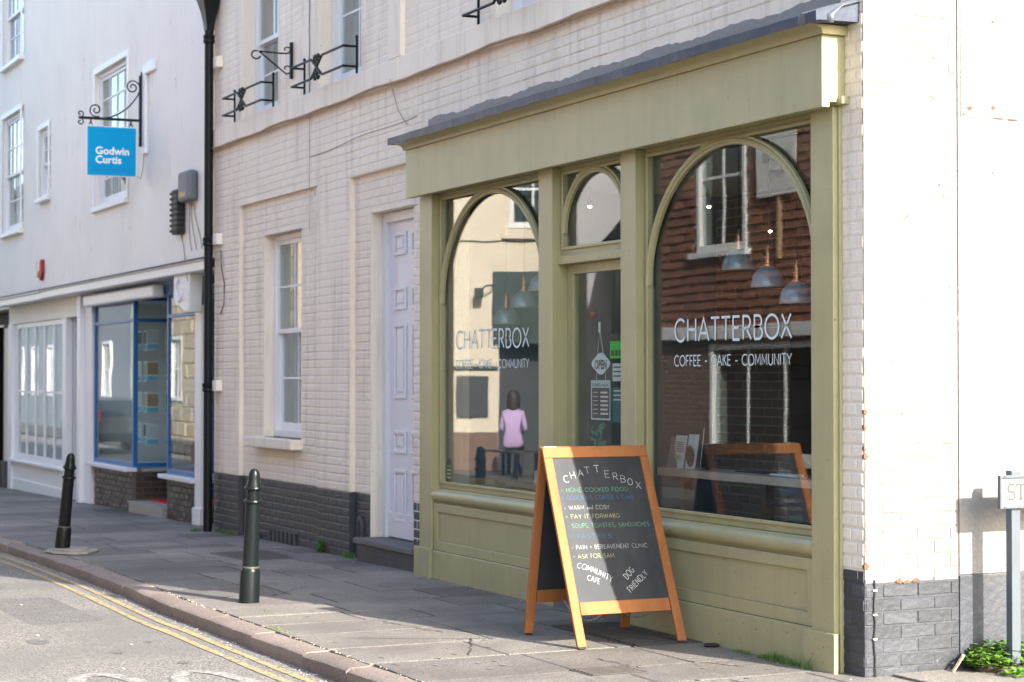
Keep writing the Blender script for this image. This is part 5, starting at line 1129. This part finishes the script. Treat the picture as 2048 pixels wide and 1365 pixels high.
# pale plant drawing at the foot of the door pane
mb = MB(); rr = random.Random(3)
for k in range(34):
    c = (-3.14 + rr.uniform(-.1, .1), 1.02 + rr.random() * .26); mb.strip(arcpts(c[0], c[1], rr.uniform(.01, .025), rr.uniform(.01, .022), 0, 360, 8), .003, XZ(.036), 0, .001)
mb.strip([(-3.14, .8), (-3.13, 1.0), (-3.15, 1.2)], .004, XZ(.036), 0, .001); mb.strip([(-3.12, .8), (-3.10, 1.1)], .004, XZ(.036), 0, .001)
tag(mb.build('door_drawing', 'chalk_green', recalc=False), 'pale green plant drawing on the cafe door glass', 'drawing')
tag(MB().lathe([(0, 0), (.025, .012), (.03, .03), (.02, .05), (0, .055)], (-4.87, .9, 2.07), 12).build('red_light_shape', 'red'), 'small red round shape standing in for a red light inside the cafe door', 'light stand-in')  # plain red colour stands in for a red light behind the door

# ================================================================== ACROSS THE STREET (seen in the glass)
th_ = thing('tile_hung_house', 'house across the street with red hung tiles over a brick ground floor', 'house', (-13, -9, 0))
YO = -8.2; T0, T1 = -17.3, -7.0
mb = MB(); SW = (-15.55, -14.25, 3.40, 5.5); GW = [(-15.2, -12.4, .5, 2.08), (-11, -9.4, .7, 2.1)]
holed(mb, T0, T1, -.1, 6.4, [SW, (-11.5, -10.3, 3.4, 5.3)] + GW, 0, -.3, XZ(YO, 1)); weld(mb.build('front_wall', 'mortar', th_))
MB().box(T0, T1, YO - 6, YO - .9, -.1, 6.4).build('core', 'charcoal', th_)
MB().box(T0, T0 + .25, YO - .9, YO - .31, -.1, 6.4).build('end_wall', 'brick_red', th_); MB().box(T1 - .25, T1, YO - .9, YO - .31, -.1, 6.4).build('end_wall', 'brick_red', th_)
MB().prism([(YO + .3, 6.35), (YO - 3, 8.6), (YO - 6.3, 6.35)], lambda a, b, d: (d, a, b), T0 - .1, T1 + .1).build('roof', 'tile_clay', th_)
cells = [(p + (q - p) / 2, YO, (r_ + s_) / 2, q - p, s_ - r_, .008, 'brick_red') for p, q, r_, s_ in brick_cells(T0, T1, 0, 2.14, GW, minlen=.05)]
pieces(th_, 'brick', 'brickwork', cells, R(180), focus=Vector((-14.5, YO, 1.6)))
MB().box(T0, T1, YO - .02, YO + .14, 2.15, 2.34).build('string_course', 'white_gloss', th_, bevel=.01)
# hung tiles: lower edge kicked out
cells = []; zt = 2.36; k = 0
tile = MB().hexa([(-.5, .0, -.5), (.5, .0, -.5), (.5, -1, -.5), (-.5, -1, -.5), (-.5, .0, .5), (.5, .0, .5), (.5, -.15, .5), (-.5, -.15, .5)])
tm = [tile.mesh('tile', 'tile_clay')]
rest = MB(); lst = []
while zt < 6.3:
    xx = T0 + (k % 2) * .085
    while xx < T1 - .17:
        if not any(h[0] - .02 < xx + .165 and xx < h[1] + .02 and h[2] - .05 < zt + .12 and zt < h[3] + .03 for h in (SW, (-11.5, -10.3, 3.4, 5.3))): lst.append((xx + .083, zt + .06))
        xx += .17
    zt += .125; k += 1
lst.sort(key=lambda c: (c[0] + 14.6) ** 2 + (c[1] - 3.8) ** 2)
for i, (x, z) in enumerate(lst):
    dz = rng.uniform(-.008, .008); dp_ = .042 * rng.uniform(.7, 1.35); M = Matrix.Translation((x, YO, z + dz)) @ Matrix.Rotation(R(180) , 4, 'Z') @ Matrix.Diagonal((.16, dp_, .165, 1))
    if i < 300:
        o = bpy.data.objects.new('tile', tm[0]); COL.objects.link(o); o.parent = th_; o.location = Vector((x, YO, z + dz)) - Vector(ORI[th_.name]); o.rotation_euler = (0, 0, R(180)); o.scale = (.16, dp_, .165)
    else: rest.add([M @ v.co for v in tm[0].vertices], [tuple(p.vertices) for p in tm[0].polygons])
kind(rest.build('tile_cladding', 'tile_clay', th_, recalc=False), 'stuff')
def flat_window(parent, a0, a1, z0, z1, fmap, cols=2, rows=2, m='white_gloss', dark='charcoal'):
    mb = MB(); holed(mb, a0, a1, z0, z1, [(a0 + .08, a1 - .08, z0 + .1, z1 - .08)], .03, -.09, fmap); wn = weld(mb.build('window', m, parent, bevel=.006))
    for i in range(1, cols):
        x = a0 + (a1 - a0) * i / cols; MB().hexa([fmap(x + s, z, d) for z in (z0 + .1, z1 - .08) for s, d in ((-.018, -.02), (.018, -.02), (.018, -.05), (-.018, -.05))]).build('glazing_bar', m, wn)
    for i in range(1, rows):
        z = z0 + (z1 - z0) * i / rows; MB().hexa([fmap(x, z + s, d) for x in (a0 + .08, a1 - .08) for s, d in ((-.02, -.022), (.02, -.022), (.02, -.052), (-.02, -.052))]).build('glazing_bar', m, wn)
    MB().hexa([fmap(x, z, d) for z in (z0 + .09, z1 - .07) for x, d in ((a0 + .07, -.03), (a1 - .07, -.03), (a1 - .07, -.036), (a0 + .07, -.036))]).build('pane', 'pane_glass_thin', wn)
    MB().hexa([fmap(x, z, d) for z in (z0, z1) for x, d in ((a0, -.25), (a1, -.25), (a1, -.3), (a0, -.3))]).build('room_wall', dark, wn)
    return wn
FO = XZ(YO, 1)
for h in (SW, (-11.5, -10.3, 3.4, 5.3)): flat_window(th_, *h, FO); MB().box(h[0] - .12, h[1] + .12, YO - .02, YO + .12, h[2] - .09, h[2] - .001).build('window_sill', 'white_gloss', th_, bevel=.008)
for h in GW: flat_window(th_, *h, FO, 3, 1); MB().box(h[0] - .08, h[1] + .08, YO + .001, YO + .1, h[2] - .08, h[2] - .001).build('window_sill', 'white_gloss', th_, bevel=.008)
ls = thing('letting_board', 'white letting board fixed to the red hung tiles', 'sign', (-13.3, YO + .3, 4.4))
MB().box(-13.34, -13.28, YO + .03, YO + .1, 3.2, 5.2).build('pole', 'light_wood', ls); lb = MB().box(-13.82, -12.86, YO + .101, YO + .115, 4.05, 4.90).build('board_face', 'sign_white', ls)
font_obj('lettering', 'NASH & CO', .16, 'teal', lb, (-13.0, YO + .1165, 4.52), (-1, 0, 0), (0, 0, 1), width=.66, offset=.003); font_obj('lettering', '455777', .13, 'box_grey', lb, (-13.1, YO + .1165, 4.30), (-1, 0, 0), (0, 0, 1), width=.42)

# cream building end wall, turned to face up the street
cd = Vector((.4265, -.9045, 0)); cn = Vector((.9045, .4265, 0)); CO = Vector((-22.16, -8.05, 0))
def CF(s, z, d): v = CO + cd * s + cn * d; return (v.x, v.y, z)
cr = thing('cream_house', 'sunlit cream rendered house across the street with dark shop opening', 'house', tuple(CO))
mb = MB(); CW = (.22, 1.05, 4.22, 5.6); CS = (.02, 2.0, -.1, 3.44)
holed(mb, -1.3, 1.12, -.1, 7.5, [CW, CS], 0, -.3, CF); weld(mb.build('end_wall', 'cream_render', cr))
MB().hexa([CF(s, z, d) for z in (-.1, 7.5) for s, d in ((-1.3, -.9), (1.12, -.9), (1.12, -7), (-1.3, -7))]).build('core', 'cream_render', cr)
MB().hexa([CF(s, z, d) for z in (-.1, .66) for s, d in ((-1.32, .03), (.015, .03), (.015, .001), (-1.32, .001))]).build('plinth', 'brick_red', cr)
flat_window(cr, *CW, CF, 2, 2, dark='dark_green_paint'); MB().hexa([CF(s, z, d) for z in (4.03, 4.2) for s, d in ((.1, .08), (1.12, .08), (1.12, .001), (.1, .001))]).build('window_sill', 'cream_render', cr, bevel=.01)
MB().hexa([CF(s, z, d) for z in (-.1, 3.44) for s, d in ((.0, -.5), (1.12, -.5), (1.12, -.55), (.0, -.55))]).build('shop_opening', 'charcoal', cr)
MB().hexa([CF(s, z, d) for z in (2.2, 3.46) for s, d in ((-.06, .06), (1.14, .06), (1.14, .002), (-.06, .002))]).build('shop_fascia', 'dark_green_paint', cr, bevel=.01)
MB().tube([CF(-1.3 + .1 * i, 3.99 + .008 * math.sin(i), .015) for i in range(25)], .012, 6).build('cable', 'cable_black', cr)
nbd = MB().hexa([CF(s, z, d) for z in (.92, 1.64) for s, d in ((-.71, .05), (-.13, .05), (-.13, .001), (-.71, .001))]).build('notice_board', 'charcoal', cr, bevel=.01)
MB().hexa([CF(s, z, d) for z in (1.76, 1.81) for s, d in ((-.8, .07), (.0, .07), (.0, .001), (-.8, .001))]).build('ledge', 'dark_green_paint', cr)
MB().tube([CF(-.07, 3.22, .05), CF(-.07, 3.22, .22), CF(-.2, 3.2, .3), CF(-.28, 3.14, .3)], .018, 6).build('lamp_arm', 'dark_green_paint', cr); MB().hexa([CF(s, z, d) for z in (3.0, 3.17) for s, d in ((-.38, .35), (-.24, .35), (-.24, .22), (-.38, .22))]).build('wall_lamp', 'dark_green_paint', cr, bevel=.02)
# grey rendered house behind, slate gable
gh = thing('grey_house', 'pale grey rendered house with slate gable standing beyond the cream house', 'house', (-22, -14, 0))
def GF(s, z, d): v = CO + cd * (s + 1.16) + cn * (d - 3.0); return (v.x, v.y, z)
MB().hexa([GF(s, z, d) for z in (-.1, 9) for s, d in ((0, 0), (6, 0), (6, -5), (0, -5))]).build('walls', 'grey_render', gh)
MB().hexa([GF(s, z, d) for z in (-.1, 4.1) for s, d in ((.95, 2.2), (4, 2.2), (4, .01), (.95, .01))]).build('side_wing', 'dark_green_paint', gh)
MB().prism([(.75, 4.1), (2.5, 6.2), (4.2, 4.1)], GF, 2.3, .01).build('roof', 'slate', gh)
# stone fronted terrace further down
def terrace(name, label, x0, x1, y, h, m, seed):
    t = thing(name, label, 'house', ((x0 + x1) / 2, y - 3, 0)); rr = random.Random(seed); hs_ = []
    xx = x0 + .9
    while xx < x1 - 1.5:
        hs_ += [(xx, xx + 1.1, 1.0, 2.7), (xx, xx + 1.1, 4.2, 6.0)]; xx += 2.6
    mb = MB(); holed(mb, x0, x1, -.4, h, hs_, 0, -.3, XZ(y, 1)); weld(mb.build('front_wall', m, t)); MB().box(x0, x1, y - 6, y - .7, -.4, h).build('core', 'charcoal', t)
    MB().prism([(y + .3, h), (y - 3, h + 2.2), (y - 6.2, h)], lambda a, b, d: (d, a, b), x0, x1).build('roof', 'slate', t)
    for q in hs_: flat_window(t, *q, XZ(y, 1))
    if m == 'stone_block':
        cells = [((p + q) / 2, y, (r_ + s_) / 2, q - p, s_ - r_, .02, m) for p, q, r_, s_ in brick_cells(x0, x1, -.3, h, hs_, .9, .38, .02, minlen=.1)]
        pieces(t, 'stone', 'stonework', cells, R(180), focus=Vector((-40, y, 3)), inset=.003)
    return t
terrace('stone_house', 'stone block fronted house further along the opposite side', -46, -32, -7.4, 7.5, 'stone_block', 1)
terrace('grey_terrace', 'dull blue grey terrace at the far end of the opposite side', -66, -46.1, -7.2, 8, 'bluegrey_render', 2)
terrace('brick_house', 'red brick house across the street near the corner', -6.9, 1.5, -9.6, 6.5, 'brick_red', 3)

# person resting on a bench on the far pavement, seen only in the left window
def person(loc, rz):
    p = thing('person', 'person with dark brown hair and a lilac cardigan sitting across the street', 'person', loc)
    V = {'pel': ((0, .06, .56), .13), 'wai': ((0, .05, .72), .12), 'che': ((0, .0, .94), .14), 'neck': ((0, -.05, 1.10), .05), 'h0': ((0, -.08, 1.17), .075), 'h1': ((0, -.10, 1.27), .085)}
    E_ = [('pel', 'wai'), ('wai', 'che'), ('che', 'neck'), ('neck', 'h0'), ('h0', 'h1')]
    for s_, n_ in ((-1, 'l'), (1, 'r')):
        V.update({'sh' + n_: ((.16 * s_, .0, 1.02), .06), 'el' + n_: ((.21 * s_, -.03, .77), .046), 'wr' + n_: ((.12 * s_, -.24, .70), .032), 'ha' + n_: ((.08 * s_, -.30, .69), .034),
                  'hip' + n_: ((.09 * s_, .02, .54), .10), 'kn' + n_: ((.10 * s_, -.40, .52), .07), 'an' + n_: ((.10 * s_, -.42, .09), .042), 'to' + n_: ((.11 * s_, -.56, .035), .036)})
        E_ += [('che', 'sh' + n_), ('sh' + n_, 'el' + n_), ('el' + n_, 'wr' + n_), ('wr' + n_, 'ha' + n_), ('pel', 'hip' + n_), ('hip' + n_, 'kn' + n_), ('kn' + n_, 'an' + n_), ('an' + n_, 'to' + n_)]
    ks = list(V); me = bpy.data.meshes.new('body'); me.from_pydata([V[k][0] for k in ks], [(ks.index(a), ks.index(b)) for a, b in E_], [])
    o = bpy.data.objects.new('body', me); COL.objects.link(o); o.modifiers.new('skin', 'SKIN')
    for i, k in enumerate(ks): me.skin_vertices[0].data[i].radius = (V[k][1], V[k][1]); me.skin_vertices[0].data[i].use_root = (k == 'pel')
    sb_ = o.modifiers.new('sub', 'SUBSURF'); sb_.levels = sb_.render_levels = 2
    bpy.context.view_layer.update()
    m2 = bpy.data.meshes.new_from_object(o.evaluated_get(bpy.context.evaluated_depsgraph_get())); bpy.data.objects.remove(o)
    m2.materials.clear()
    for m in ('lilac', 'trousers', 'skin'): m2.materials.append(G(m))
    for f in m2.polygons:
        c = f.center; f.material_index = 2 if c.z > 1.105 or (c.z > .62 and c.y < -.22) else (1 if c.z < .50 or c.y < -.12 and c.z < .62 else 0); f.use_smooth = True
    b = bpy.data.objects.new('body', m2); COL.objects.link(b); b.parent = p
    def part(name, me_): q = bpy.data.objects.new(name, me_); COL.objects.link(q); q.parent = p
    ho = MB().lathe([(0, 1.41), (.06, 1.40), (.10, 1.36), (.12, 1.29), (.118, 1.21), (.11, 1.11), (.09, 1.02), (.06, .98)], (0, -.06, 0), 16).mesh('hair', 'hair', smooth=True)
    for v in ho.vertices:
        if v.co.y < -.10: v.co.y = -.10 - (v.co.y + .10) * .1
    part('hair', ho)
    for x in (-.03, .03): part('eye', MB().lathe([(0, -.009), (.009, 0), (0, .009)], (x, -.183, 1.275), 8).mesh('eye', 'charcoal'))
    part('nose', MB().prism([(-.013, 1.225), (.013, 1.225), (0, 1.27)], lambda a, b_, d: (a, -.175 - d, b_), 0, .025).mesh('nose', 'skin'))
    part('mouth', MB().box(-.022, .022, -.178, -.172, 1.195, 1.203).mesh('mouth', 'red'))
    p.rotation_euler = (0, 0, rz); return p
PB = Vector((-20.0, -7.35, 0.0))
person(tuple(PB), R(-60))
bn_ = thing('street_bench', 'dark backless wooden bench on the far pavement by the cream house', 'bench', tuple(PB))
for k in range(4): MB().box(-20.7, -19.3, -7.48 + k * .1, -7.40 + k * .1, .40, .43).build('slat', 'dark_wood', bn_)
for x in (-20.65, -19.4):
    for y in (-7.48, -7.14): MB().box(x, x + .05, y, y + .05, 0, .3995).build('leg', 'black_iron', bn_)

# car parked on the far side, seen only in the agent's glass
cx0, cyc = -44.5, -5.7
car = thing('parked_car', 'dark hatchback with red tail lights parked on the far side of the street', 'car', (cx0 + 2, cyc, -.3))
zc = gz(-24) - .1
bp = [(0, .35), (0, .72), (.12, .86), (1.0, .95), (1.75, 1.40), (2.9, 1.46), (3.55, 1.38), (3.95, .95), (4.02, .55), (3.98, .32)]
MB().prism([(cx0 + a, zc + b) for a, b in bp], lambda a, b, d: (a, cyc + d * (1 if b < zc + 1 else .84), b), -.85, .85).build('body', 'car_paint', car, bevel=.06)
for sg_ in (-1, 1):
    MB().prism([(cx0 + 1.25, zc + 1.0), (cx0 + 1.85, zc + 1.36), (cx0 + 2.35, zc + 1.4), (cx0 + 2.35, zc + 1.0)], lambda a, b, d: (a, cyc + sg_ * (.86 - (b - zc - 1) * .36 + d), b), -.01, .006).build('side_window', 'box_grey', car)
    MB().prism([(cx0 + 2.45, zc + 1.0), (cx0 + 2.45, zc + 1.4), (cx0 + 3.3, zc + 1.34), (cx0 + 3.6, zc + 1.02)], lambda a, b, d: (a, cyc + sg_ * (.86 - (b - zc - 1) * .36 + d), b), -.01, .006).build('side_window', 'box_grey', car)
    MB().box(cx0 + 3.93, cx0 + 4.02, cyc + sg_ * .7 - .06, cyc + sg_ * .7 + .06, zc + .85, zc + 1.15).build('tail_light', 'alarm_red', car, bevel=.03)
    MB().box(cx0 - .02, cx0 + .15, cyc + sg_ * .6 - .15, cyc + sg_ * .6 + .15, zc + .62, zc + .78).build('headlight', 'pale_box', car, bevel=.03)
    for wx in (.75, 3.2):
        wv_ = MB().prism(arcpts(cx0 + wx, zc + .31, .31, .31, 0, 360, 24)[:-1], lambda a, b, d: (a, cyc + sg_ * (.70 + d), b), 0, .19).build('wheel', 'rubber', car, bevel=.03)
        MB().prism(arcpts(cx0 + wx, zc + .31, .19, .19, 0, 360, 18)[:-1], lambda a, b, d: (a, cyc + sg_ * (.88 + d), b), 0, .015).build('rim', 'sign_grey', wv_)
